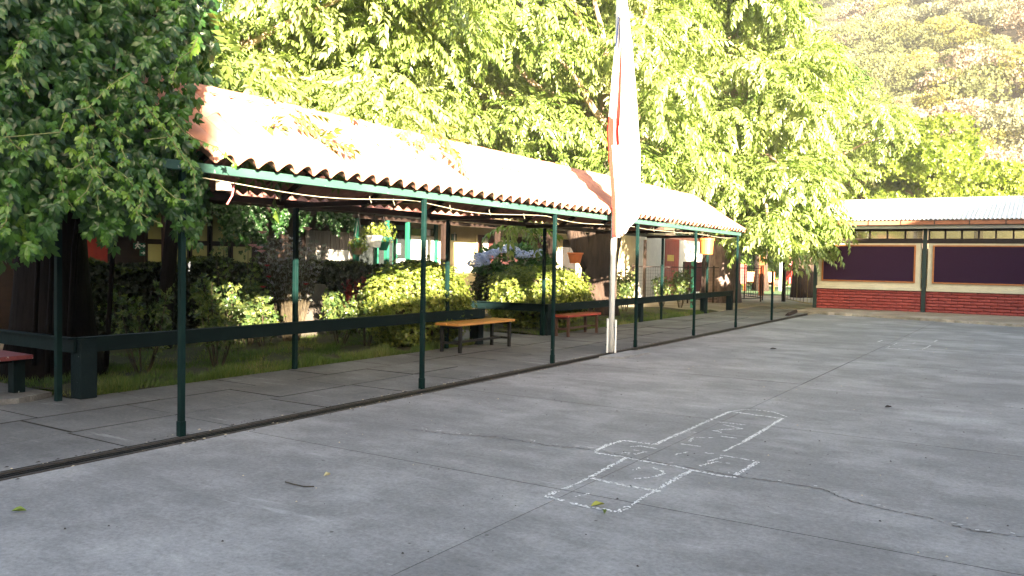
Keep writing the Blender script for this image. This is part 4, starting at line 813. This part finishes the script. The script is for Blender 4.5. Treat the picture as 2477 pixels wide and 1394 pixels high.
for _ in range(9000):
    if cnt >= 290: break
    y = 78 + 185*r.random()**1.25; x = r.uniform(-62, 24); z = hz(x, y); c = RM.T @ np.array([x, y, z+1-CH]); px = CX+FPX*c[0]/-c[2]; py = CY-FPX*c[1]/-c[2]
    if not (1880 < px < 2560 and -70 < py < 500): continue
    s = r.uniform(2.8, 5.2)*(1+.0022*y)
    if any((x-a)**2+(y-b)**2 < (.44*(s+q))**2 for a, b, q in placed): continue
    placed.append((x, y, s)); cnt += 1; kn, st, lab = kinds[r.choices(range(4), (6, 3.2, 5, 1.5))[0]]
    t = thing('hill_bush', (x, y, z-.3), ('small ' if s < 4.9 else 'big ' if s > 6.4 else '') + lab.replace(' on the hillside', '') + (' high up the hill' if py < 70 else ' halfway up the hill' if py < 190 else ' lower down the hill' if py < 300 else ' at the hill foot') + (' behind the broad tree' if px < 2060 else ' above the white roof\'s left end' if px < 2200 else ' above the white roof\'s middle' if px < 2340 else ' at the right edge'), 'bush', 'scrub on the sunny hillside: '+kn)
    for nm2, me in (('crown', r.choice(BM[kn])), ('trunk', TKM)):
        ob = put(nm2, me, t, (x, y, z-.3)); ob.scale = (s, s, s*r.uniform(.8, 1.15)); ob.rotation_euler = (0, 0, r.uniform(0, 6.3))
# ================================================================== HEDGES, BUSHES
def shell(c, r3, n, power=2.6, zmin=None, inner=.12):
    d = sph(n); k = (np.abs(d[:, 0])**power+np.abs(d[:, 1])**power+np.abs(d[:, 2])**power)**(-1/power); q = d*k[:, None]; q *= (1-inner*rng.random(n))[:, None]*(1+.06*np.sin(q[:, 0:1]*5+q[:, 1:2]*7)*np.cos(q[:, 2:3]*6))
    q *= (1+.2*rng.random(n)**7)[:, None]; P = np.array(c)+q*np.array(r3); nr = unit(q/np.array(r3))
    if zmin is not None: m = P[:, 2] > zmin; P, nr = P[m], nr[m]
    return P, nr
def bush(nm, label, cat, c, r3, n, leaf, size, power=2.6, zmin=.05, stems=8, core=True, group=None, inner=.2, rlo=0, rhi=1):
    t = thing(nm, (c[0], c[1], 0), label, cat, group); P, nr = shell(c, r3, n, power, zmin, inner); k = len(P)
    v, tt, r = instance(TUFTS, P, nr+np.array([0, 0, .35])+rng.normal(size=(k, 3))*.4, rng.normal(size=(k, 3)), size*(.7+.6*rng.random(k)), np.clip(rlo+(rhi-rlo)*rng.random(k), 0, 1)); npmesh('foliage', v, tt, leaf, t, r)
    if core:
        m = MB(); k = 10; prof = [(math.cos(a)*.8, math.sin(a)*.8) for a in np.linspace(-1.3, 1.45, 9)]; m.lathe([(p*1, q) for p, q in prof], (0, 0, 0), 14); m.v = [(c[0]+x*r3[0], c[1]+y*r3[1], max(.1, c[2]+z*r3[2])) for x, y, z in m.v]; m.build('twig_core', M_STEM, t)
    rr = random.Random(int(c[1]*10))
    for _ in range(stems): a = rr.uniform(0, 6.3); q = .45*rr.random(); MB().tube([(c[0]+q*.5*r3[0]*math.cos(a), c[1]+q*.5*r3[1]*math.sin(a), -.05), (c[0]+q*r3[0]*math.cos(a), c[1]+q*r3[1]*math.sin(a), c[2]*.6), (c[0]+1.5*q*r3[0]*math.cos(a), c[1]+1.5*q*r3[1]*math.sin(a), c[2]+r3[2]*.4)], [.018, .014, .008], 5).build('stem', M_STEM, t)
    return t
hd = thing('clipped_hedge', (-12.8, 11, 0), 'long dark clipped hedge at the back of the lawn', 'hedge')
n = 15000; P = np.empty((n, 3)); nr = np.empty((n, 3)); y0, y1, x0, x1, zt = 6.6, 16.4, -13.15, -12.45, 1.40
w = rng.random(n); top = w < .38; fr = ~top
P[:, 1] = y0+(y1-y0)*rng.random(n); wob_ = .07*np.sin(P[:, 1]*2.1)+.04*np.sin(P[:, 1]*5.3)
P[top, 0] = x0+(x1-x0)*rng.random(top.sum()); P[top, 2] = zt+wob_[top]-.08*rng.random(top.sum()); nr[top] = (0, 0, 1)
P[fr, 0] = x1-.10*rng.random(fr.sum())+wob_[fr]*.6; P[fr, 2] = .12+(zt-.12)*rng.random(fr.sum()); nr[fr] = (1, 0, .1)
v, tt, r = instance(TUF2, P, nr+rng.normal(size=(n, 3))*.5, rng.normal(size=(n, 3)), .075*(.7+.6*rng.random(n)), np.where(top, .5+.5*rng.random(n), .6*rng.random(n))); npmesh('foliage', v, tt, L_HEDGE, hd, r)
part_box('twig_core', M_STEM, hd, x0, x1-.12, y0+.1, y1-.1, .08, zt-.1)
bush('box_bush', 'round box bush with bright sunlit top behind the varnished bench', 'bush', (-9.40, 11.62, .72), (.62, 1.12, .72), 6500, L_BOX, .07)
bush('box_bush', 'second sunlit box bush between the hydrangea and the red bench', 'bush', (-9.95, 16.75, .72), (.9, 1.5, .68), 6500, L_BOX, .075)
bush('clipped_bush', 'dark clipped bush below the hydrangea flowers', 'bush', (-11.5, 18.1, .85), (.7, 1.3, .52), 4200, L_HEDGE, .085, power=4, zmin=.3)
# hydrangea
hy = thing('hydrangea', (-11.5, 18.0, 0), 'hydrangea with big pale blue flower heads above the dark clipped bush', 'flowering shrub')
P, nr = shell((-11.5, 18.0, 1.5), (.62, 1.35, .40), 1300, 2.2, 1.1); k = len(P); big = [tmpl([((0, 0, 0), (1, 0, .1), (0, 0, 1), 1, .62)])]
v, tt, r = instance(big, P, nr*np.array([1, 1, .3])+np.array([0, 0, .1])+rng.normal(size=(k, 3))*.35, nr+np.array([0, 0, .6]), .17*(.7+.6*rng.random(k))); npmesh('foliage', v, tt, leafm('hydrangea_leaf', [(0, (.02, .06, .02)), (1, (.06, .13, .03))], trans=.25), hy, r)
MB().lathe([(.35, 0), (.5, .3), (.4, .75), (.1, .95)], (-11.5, 18.0, .55), 12).build('twig_core', M_STEM, hy)
L_HYD = leafm('hydrangea_petal', [(0, (.34, .42, .68)), (.6, (.48, .56, .78)), (1, (.62, .66, .80))], trans=.3, rough=.7, tcol=(1, 1, 1))
for px, py, rad in ((1148, 638, .15), (1160, 622, .13), (1182, 618, .16), (1215, 606, .12), (1243, 607, .16), (1262, 618, .19), (1288, 617, .20), (1300, 610, .13), (1195, 611, .11), (1172, 634, .12), (1230, 598, .10)):
    c = atX(px, py, -10.85 if py > 610 else -11.2); P, nr = shell(c, (rad, rad, rad*.55), 170, 2, c.z-.05); k = len(P); v, tt, r = instance(TUF2, P, nr, rng.normal(size=(k, 3)), .045); npmesh('flower_head', v, tt, L_HYD, hy, r)
# roses and other flowering plants
def rose(label, b, h, w, n, leaf=L_ROSE, flowers=(), size=.062, fcol=None, nm='rose_bush', stems=6, cat='rose bush', fsize=.045):
    t = thing(nm, b, label, cat); rr = random.Random(int(b[1]*100)); P = []; F = []
    for s in range(stems):
        a = rr.uniform(0, 6.3); L = h*rr.uniform(.65, 1.0); tip = Vector((b[0]+w*math.cos(a)*rr.uniform(.3, 1), b[1]+w*math.sin(a)*rr.uniform(.3, 1), L)); q = Vector((b[0]+.05*math.cos(a), b[1]+.05*math.sin(a), -.03)); m = q.lerp(tip, .5)+Vector((.1*math.cos(a), .1*math.sin(a), .06)); pts = [q*(1-u)**2+m*2*u*(1-u)+tip*u*u for u in [i/6 for i in range(7)]]
        MB().tube(pts, [.014-.0015*i for i in range(7)], 5).build('cane', M_STEM, t)
        for _ in range(n//stems):
            u = .28+.72*rr.random()**.7; i = min(5, int(u*6)); p = pts[i].lerp(pts[i+1], u*6-i); d = Vector((rr.gauss(0, 1), rr.gauss(0, 1), rr.gauss(.2, .6))).normalized(); P.append(p+d*rr.uniform(.02, .17)); F.append(d)
    P = np.array(P); k = len(P); v, tt, r = instance(TUFTS, P, np.array(F)+rng.normal(size=(k, 3))*.3, rng.normal(size=(k, 3))+np.array([0, 0, 1.5]), size*(.7+.7*rng.random(k))); npmesh('foliage', v, tt, leaf, t, r)
    for p in flowers:
        c = Vector(p); m = MB()
        for q in range(3):
            for j in range(5): a = j*1.257+q*.6; rr_ = fsize*(1-.28*q); m.add([c, c+Vector((rr_*math.cos(a-.5), rr_*math.sin(a-.5), rr_*(.5+.3*q))), c+Vector((rr_*1.1*math.cos(a), rr_*1.1*math.sin(a), rr_*(.75+.35*q))), c+Vector((rr_*math.cos(a+.5), rr_*math.sin(a+.5), rr_*(.5+.3*q)))], [(0, 1, 2, 3)])
        m.build('flower', fcol or M_ROSE, t)
    return t
M_ROSE = pm('red_petal', (.45, .02, .04), (.32, .012, .03), rough=.6, bump=0); M_PINK = pm('pink_petal', (.75, .42, .45), (.6, .3, .34), rough=.6, bump=0)
def G(px, py): p = gz(px, py); return (p.x, p.y, 0)
rose('tall rose bush with reddish young shoots left of the first rear post', G(525, 893), 1.28, .42, 420, flowers=[])
rose('bright sunlit rose bush left of the dark memorial stone', G(640, 843), .95, .40, 420, size=.075)
rose('bushy sunlit rose right of the dark memorial stone', G(822, 838), .98, .42, 520, size=.07)
rose('thin small rose close to the round box bush', G(885, 842), .85, .22, 130)
rose('shaded rose bush low on the dark left lawn', G(345, 905), 1.15, .45, 300)
rose('rose in flower with small red blooms in front of the hedge', (-11.5, 9.6, 0), 1.45, .45, 360, flowers=[atX(646, 645, -11.2), atX(650, 672, -11.1), atX(636, 697, -11.1), atX(740, 690, -11.0)])
rose('slim rose shrub beside the forked trunk', G(1512, 757), 1.35, .5, 420, size=.08)
rose('thin rose behind the far rail, nearer the flagpole', G(1600, 742), 1.2, .3, 200, size=.08)
rose('tall thin rose behind the far rail, near the peeling green post', G(1645, 744), 1.45, .45, 340, size=.085)
rose('dark red-leaved shrub in front of the hedge behind the bushy rose', (-11.6, 12.4, 0), 1.2, .3, 200, leaf=leafm('red_leaf', [(0, (.08, .008, .01)), (1, (.22, .02, .02))], trans=.3, tcol=(1.4, .6, .6)), nm='red_shrub', cat='shrub')
rose('climbing rose with pink blooms above the hedge left of the lavender', (-11.75, 9.5, 0), 1.95, .35, 140, flowers=[atX(627, 603, -11.5), atX(632, 612, -11.5), atX(635, 566, -11.5), atX(611, 598, -11.6), atX(739, 556, -11.4), atX(745, 558, -11.4)], fcol=M_PINK, fsize=.07)
lv = thing('lavender', (-11.35, 10.5, 0), 'grey lavender-like shrub with upright violet spikes above the hedge', 'shrub'); mb = MB(); rr = random.Random(4); P = []; F = []; Q = []
for _ in range(130):
    a = rr.uniform(0, 6.3); w_ = rr.random()**.6; tip = Vector((-11.4+.42*w_*math.cos(a), 10.45+.75*w_*math.sin(a), 1.45+.55*rr.random()*(1.1-w_*.5))); q = Vector((-11.4+.12*math.cos(a), 10.45+.15*math.sin(a), .05)); mb.tube([q, q.lerp(tip, .6)+Vector((0, 0, .1)), tip], [.008, .006, .003], 4)
    for i in range(7): u = .45+.55*i/6; P.append(q.lerp(tip, u)+Vector((0, 0, .1*math.sin(u*3)))); F.append((rr.gauss(0, .7), rr.gauss(0, .7), 1))
mb.build('stems', M_STEM, lv); v, tt, r = instance(TUF2, np.array(P), np.array(F), rng.normal(size=(len(P), 3)), .06); npmesh('foliage', v, tt, leafm('lavender_leaf', [(0, (.12, .14, .11)), (.6, (.24, .25, .23)), (1, (.36, .33, .44))], trans=.2, tcol=(1, 1, 1)), lv, r)
# memorial stone
ms = thing('memorial_stone', (-12.0, 11.35, 0), 'dark upright memorial stone with faint carved letters between two roses', 'stone'); mb = MB(); vs = []; prof = [(-.58, 0), (.58, 0), (.55, .8), (.42, .98), (-.35, 1.02), (-.53, .85)]
for x in (-.09, .09): vs += [(-12.0+x*(1 if q[1] < .8 else .7), 11.35+q[0]*1.1, q[1]*1.05) for q in prof]
mb.add(vs, [tuple(range(5, -1, -1)), tuple(range(6, 12))]+[(i, (i+1) % 6, (i+1) % 6+6, i+6) for i in range(6)]); mb.build('stone', pm('dark_stone', (.10, .085, .072), (.05, .042, .036), rough=.9, scale=4, bump=.6), ms, bevel=.02)
def text(body, loc, size, mat, par, rot, name='lettering'):
    cu = bpy.data.curves.new(name, 'FONT'); cu.body = body; cu.size = size; cu.extrude = .002; cu.align_x = 'CENTER'; tmp = bpy.data.objects.new(name, cu); COL.objects.link(tmp); dg = bpy.context.evaluated_depsgraph_get(); me = bpy.data.meshes.new_from_object(tmp.evaluated_get(dg)); bpy.data.objects.remove(tmp); me.materials.clear(); me.materials.append(mat); o = put(name, me, par, loc); o.rotation_euler = rot; return o
for s_, z in (('DE', .78), ('GOBERNA', .62), ('TTO   LA', .47)): text(s_, (-11.895, 11.35, z), .13, M_BLACK, ms, (math.pi/2, 0, math.pi/2))
# second dark creeper hanging from the gallery
vc = thing('gallery_creeper', (-12.5, 11, 2.45), 'dark creeper hanging from the gallery edge above the frosted windows', 'climbing plant'); P = []
for a, b, z0, k in ((538, 640, 1.6, 700), (660, 690, 1.95, 160), (770, 850, 2.0, 420), (380, 540, 2.05, 300), (720, 740, 1.9, 100)):
    for _ in range(k):
        px = random.uniform(a, b); y = yw(px, XG+.2); zb = z0 + .35*abs(math.sin(px*.07)); P.append((XG+.2+random.uniform(-.1, .15), y, zb+(2.55-zb)*random.random()**.8))
P = np.array(P); k = len(P); v, tt, r = instance(PALMS, P, np.array([.3, 0, -1.])+rng.normal(size=(k, 3))*.3, np.array([.9, -.3, .5])+rng.normal(size=(k, 3))*.4, .13*(.7+.6*rng.random(k)), .3*rng.random(k)); tag(npmesh('foliage', v, tt, L_VINE, vc, r), kind='stuff')
# ================================================================== HANGING POTS
def pot(label, p, rt, rb, h, mat, plant=None, hook=.5, band=None, leafsz=.06, n=130, spread=1.6):
    p = Vector(p); t = thing('hanging_pot', p, label, 'flowerpot'); MB().lathe([(rb, 0), (rt, h*.86), (rt*1.12, h*.86), (rt*1.12, h), (rt*.95, h), (rt*.9, h*.9)], tuple(p), 18).build('pot', mat, t, smooth=False)
    for j in range(3): a = j*2.094; MB().tube([p+Vector((rt*math.cos(a), rt*math.sin(a), h)), p+uz*(h+hook)], .006, 4).build('hanger', M_IRON, t)
    MB().tube([p+uz*(h+hook), p+uz*(h+hook+.05)], .008, 4).build('hook', M_IRON, t)
    if band: MB().lathe([(rb*.3+rt*.72, h*.45), (rb*.12+rt*.9, h*.7)], tuple(p), 18).build('band', band, t)
    if plant:
        P, nr = shell(p+uz*(h*1.3), (rt*spread, rt*spread, rt*spread*.95), n, 2, None, .7); k = len(P); v, tt, r = instance(TUFTS, P, nr+rng.normal(size=(k, 3))*.4, rng.normal(size=(k, 3)), leafsz); tag(npmesh('plant', v, tt, plant, t, r), kind='stuff')
L_POT = leafm('pot_plant', [(0, (.10, .15, .02)), (1, (.24, .27, .05))], trans=.35)
pot('green plastic hanging pot with bushy plant under the tiled gallery edge', atX(927, 606, -12.3), .17, .08, .30, M_GFR, L_POT, .42)
pot('white hanging pot left of the green hanging pot', atX(905, 599, -12.25), .17, .13, .26, M_PLAINW, L_POT, .42, spread=1.2)
pot('small clay hanging pot, lowest and leftmost of the three under the gallery edge', atX(867, 616, -12.3), .11, .09, .14, pm('terracotta', (.3, .2, .12), (.2, .12, .07), rough=.7), L_POT, .75, spread=1.8)
M_PO = pm('orange_pot', (.60, .16, .04), (.5, .12, .03), rough=.5)
pot('orange hanging pot with bare twigs in front of the dark door', atX(1391, 637, -10.6), .20, .14, .28, M_PO, None, .7)
pot('orange hanging pot under the eave near the end of the walkway', W(-.12, 18.35, 1.78), .165, .14, .36, M_PO, None, .12)
# ================================================================== GRASS and litter
P = []; 
for _ in range(85000):
    v = random.uniform(4.97, 12.7) if random.random() < .7 else random.uniform(15.05, 26); x = wx(-2.5, v) - 4.2*random.random()**2.0
    if x < -11.9 or math.sin(x*5.1+1.3)*math.sin(v*3.3+x*1.7)+.5*math.sin(v*7.9+x*4) < -.45+random.uniform(-.35, .35): continue
    P.append((x, v))
P = np.array(P); n = len(P); a = rng.random(n)*6.28; h = (.03+.085*rng.random(n)**1.5)*(.75+.5*np.sin(P[:, 0]*6+1)*np.sin(P[:, 1]*4.3)); h *= np.where(np.abs(P[:, 0]-(wx(-2.5, 0)-.0155*P[:, 1])) < .5, 1.25, .9); w = .006; ln = rng.normal(size=(n, 2))*.03
b0 = np.column_stack([P[:, 0]-w*np.cos(a), P[:, 1]-w*np.sin(a), np.zeros(n)-.01]); b1 = np.column_stack([P[:, 0]+w*np.cos(a), P[:, 1]+w*np.sin(a), np.zeros(n)-.01]); tp = np.column_stack([P[:, 0]+ln[:, 0], P[:, 1]+ln[:, 1], h+.02])
V = np.stack([b0, b1, tp], 1).reshape(-1, 3); patch = np.sin(P[:, 0]*4)*np.sin(P[:, 1]*2.7)*.25+.3; o = npmesh('grass', V, np.arange(n*3).reshape(-1, 3), L_GRASS, None, np.repeat(np.clip(patch+.55*rng.random(n), 0, 1), 3)); tag(o, 'short tufty grass on the shaded lawn behind the rail', 'grass', kind='stuff')
mb = MB(); rr = random.Random(12)
for _ in range(420):
    x = rr.uniform(-6.0, 3); y = rr.uniform(2.0, 22)*rr.random()**.4+1.5; s = rr.uniform(.003, .011); z = .003; mb.add([(x-s, y, z), (x, y-s, z), (x+s, y, z), (x, y+s, z), (x, y, z+s*.8)], [(0, 1, 4), (1, 2, 4), (2, 3, 4), (3, 0, 4)], rr.choice((0, 0, 0, 1)))
for _ in range(520):
    v = rr.uniform(1.5, 22)*rr.random()**.3; p = W(rr.choice((rr.gauss(-.02, .03), rr.gauss(.27, .03))), v, 0); x, y = p.x, p.y; s = rr.uniform(.003, .012); z = .006; mb.add([(x-s, y, z), (x, y-s*1.6, z), (x+s, y, z), (x, y+s*1.6, z), (x, y, z+s*.6)], [(0, 1, 4), (1, 2, 4), (2, 3, 4), (3, 0, 4)], rr.choice((0, 0, 1)))
o = mb.build('grit', [pm('grit_dark', (.07, .06, .055), rough=.9), pm('grit_pale', (.6, .5, .35), rough=.9)]); tag(o, 'scattered grit and seeds on the concrete courtyard', 'grit', kind='stuff')
def fleaf(label, p, s, a, col):
    m = MB(); c = Vector((*p.xy, .012)); d = Vector((math.cos(a), math.sin(a), 0)); q = Vector((-d.y, d.x, 0)); pr = [(-1, 0, 0), (-.5, .3, .012), (0, .42, .016), (.55, .28, .01), (1.1, 0, .004), (.55, -.28, .014), (0, -.42, .01), (-.5, -.3, .006)]
    vs = [c+d*s*u+q*s*w+uz*(z*1.5) for u, w, z in pr]+[c+uz*.001]; m.add(vs+[v-uz*.002 for v in vs], [(i, (i+1) % 8, 8) for i in range(8)]+[((i+1) % 8+9, i+9, 17) for i in range(8)]+[(i, i+9, (i+1) % 8+9, (i+1) % 8) for i in range(8)]); tag(m.build('fallen_leaf', col), label, 'leaf')
M_FL = pm('fallen_green', (.16, .22, .03), (.08, .13, .02), rough=.6); M_FY = pm('fallen_yellow', (.5, .45, .25), rough=.7)
fleaf('green fallen leaf near the left edge of the courtyard', gz(45, 1241), .045, .5, M_FL); fleaf('yellow-green fallen leaf on the front line of the near hopscotch', gz(1445, 1227), .045, .9, pm('fallen_lime', (.35, .36, .06), rough=.6)); fleaf('dark curled leaf just in front of the near hopscotch', gz(1462, 1244), .03, 2, M_FL); fleaf('pale dry leaf beside the thin twig', gz(791, 1154), .025, 1.2, M_FY)
fleaf('dark leaf lying alone far right of the near hopscotch', gz(2148, 988), .035, .4, MATS['grit_dark']); fleaf('dark leaf on the distant concrete left of the faint chalk marks', gz(1870, 846), .06, .4, MATS['grit_dark'])
tw = [gz(690, 1168), gz(712, 1174), gz(735, 1179), gz(760, 1179)]; o = MB().tube([p+uz*.006 for p in tw], .004, 5).build('twig', M_STEM); tag(o, 'thin brown twig lying on the concrete', 'twig')
# ================================================================== CHALK
CHK = []
def chalk(label, strokes, f, w, drop, seed):
    r = random.Random(seed); P0 = gz(*f(strokes[0][0])); T0 = CHK[0] if (CHK and not label) else thing('chalk_hopscotch', P0, label, 'chalk drawing'); CHK[:] = [T0]
    for st in strokes:
        mb = MB(); P = [gz(*f(p)) for p in st]
        for a, b in zip(P[:-1], P[1:]):
            L = (b-a).length; k = max(2, int(L/.014)); d = (b-a).normalized(); s = Vector((-d.y, d.x, 0)); gap = r.uniform(.6, 1.4)
            for i in range(k):
                for lane in (-1, 0, 1):
                    if r.random() < drop*gap*(1.0 if lane == 0 else 1.35): continue
                    c = a.lerp(b, (i+r.random())/k) + s*(lane*w*.3+r.uniform(-.2, .2)*w); e = r.uniform(.006, .016); g_ = r.uniform(.3, .5)*w*.5; th = r.uniform(-.5, .5); e1 = (d*math.cos(th)+s*math.sin(th))*e; e2 = (s*math.cos(th)-d*math.sin(th))*g_; z = .0035
                    q = [c-e1-e2*.6, c+e1*.4-e2, c+e1+e2*.3, c+e1*.1+e2, c-e1*.8+e2*.5]; mb.add([(p.x, p.y, z+.0002*lane) for p in q], [(0, 1, 2, 3, 4)])
        if mb.v: tag(mb.build('chalk_stroke', pm('chalk', (.86, .86, .84), (.62, .62, .61), rough=.95, scale=60, bump=0), T0), kind='stuff')
Z1 = lambda p: (1200+p[0]/2.752, 900+p[1]/2.752); Z2 = lambda p: (2080+p[0]/11.26, 790+p[1]/11.26)
chalk('white chalk hopscotch court with rubbed numbers on the near concrete', [[(655, 530), (735, 490), (845, 458)], [(845, 458), (1055, 485)], [(1055, 485), (1250, 400), (1430, 320), (1560, 265)], [(1560, 265), (1700, 285), (1905, 312)], [(1905, 312), (1780, 390), (1650, 465)], [(1740, 600), (1660, 650), (1590, 690)], [(1590, 705), (1480, 690), (1300, 655), (1200, 630), (970, 595), (870, 572), (660, 540)], [(865, 575), (760, 630), (630, 700)], [(410, 795), (330, 830)], [(330, 830), (450, 860)], [(500, 873), (560, 890), (800, 935)], [(800, 935), (880, 900)], [(1100, 770), (1200, 710), (1310, 655)], [(640, 710), (740, 735), (900, 765), (1090, 798)]], Z1, .038, .33, 1)
chalk(None, [[(1560, 265), (1640, 253), (1740, 255), (1850, 270), (1935, 300)], [(1650, 465), (1520, 530)], [(1490, 555), (1640, 580), (1720, 595), (1775, 598)], [(630, 700), (520, 755), (440, 785)], [(880, 900), (990, 830), (1100, 770)], [(520, 832), (570, 825), (625, 812)], [(905, 655), (960, 640)], [(1040, 640), (1100, 660), (1115, 680), (1060, 700), (910, 715)], [(890, 500), (960, 495), (1065, 513)], [(900, 520), (1000, 535), (930, 550), (840, 535)], [(1400, 600), (1440, 590), (1500, 570)], [(1350, 630), (1460, 600), (1560, 612)], [(1185, 555), (1300, 530)], [(1290, 465), (1310, 440), (1440, 440)], [(1230, 480), (1360, 500)], [(1500, 430), (1610, 445)], [(1450, 395), (1520, 385), (1640, 380), (1500, 350)], [(1440, 390), (1500, 405)], [(1480, 335), (1660, 355)], [(1390, 540), (1450, 548)], [(1270, 400), (1330, 405)]], Z1, .026, .45, 2)
chalk('faint chalk strokes on the distant concrete before the brick wall', [[(490, 420), (600, 385), (880, 385)], [(700, 595), (900, 510), (1030, 455)], [(700, 595), (1000, 605), (1320, 635), (1680, 650)], [(1680, 645), (1760, 600), (1930, 520)], [(1160, 370), (1250, 345)], [(1350, 275), (1420, 255)], [(950, 525), (1240, 535)], [(1420, 480), (1520, 435)], [(2010, 430), (2110, 370)]], Z2, .05, .62, 3)
# ================================================================== the long school wing behind the camera that shades the court
sw = thing('school_wing', (11, 5, 0), 'long cream school wing along the near side of the courtyard', 'building')
CAS = [(-40, 9.6), (-7.1, 9.6), (-6.8, 6.05), (-3.6, 6.0), (11, 6.05), (19, 6.5), (28, 6.75)]
mb = MB(); n = len(CAS); vs = []
for x in (8.0, 8.3): vs += [(x, y, 0) for y, z in CAS] + [(x, y, z) for y, z in CAS]
fs = []
for i in range(n-1): fs += [(i, i+1, n+i+1, n+i), (2*n+i+1, 2*n+i, 3*n+i, 3*n+i+1), (n+i, n+i+1, 3*n+i+1, 3*n+i)]
fs += [(0, n, 3*n, 2*n), (n-1, 3*n-1, 4*n-1, 2*n-1)]; mb.add(vs, fs); mb.build('wall', M_CREAM, sw)
part_box('rear_wall', M_CREAM, sw, 15.0, 15.3, -40, 26.5, 0, 5.9)
mb = MB(); mb.add([(8.31, -3.6, 6.0), (8.31, 26.5, 6.0), (15.3, 26.5, 5.9), (15.3, -3.6, 5.9)], [(0, 1, 2, 3)]); mb.build('roof', M_TILE2, sw)
for k in range(12):
    y = -2.5+k*2.4
    for z in (1.0, 3.9): w = part_box('window', M_GFR, sw, 7.95, 7.995, y, y+1.5, z, z+1.3); part_box('pane', M_GLASS, w, 7.94, 7.948, y+.08, y+1.42, z+.08, z+1.22)
cl = [(Vector((8.6+random.uniform(-.3, .5), random.uniform(-8.5, -7.3), 6.85+random.random()*2.4)), random.uniform(.35, .5)) for _ in range(22)]  # unseen crown added above the roof edge for dappled shade
tree('wing_shade_tree', 'unseen tree added beside the long school wing to dapple the sunlight', trk((9.4, -7.4), 6.6), trad(.2), cl, (9.3, -7.4, 6.4), L_ASH, 150, .42, nl=6, seed=90)
# ================================================================== haze volume added for the pale wash of lens flare
hm = bpy.data.materials.new('haze'); nt, L = nodes(hm); nt.remove(nt['Principled BSDF']); pv = N(nt, 'ShaderNodeVolumePrincipled'); pv.inputs['Color'].default_value = (.93, .95, 1.0, 1); pv.inputs['Density'].default_value = .00035; pv.inputs['Anisotropy'].default_value = 0.0
L.new(pv.outputs[0], nt['Material Output'].inputs['Volume'])
o = MB().box(-153, 69, -63, 265, -1.6, 100).build('haze', hm); tag(o, kind='stuff'); o['label'] = 'thin added haze standing in for lens flare over the hillside'; o['category'] = 'haze'
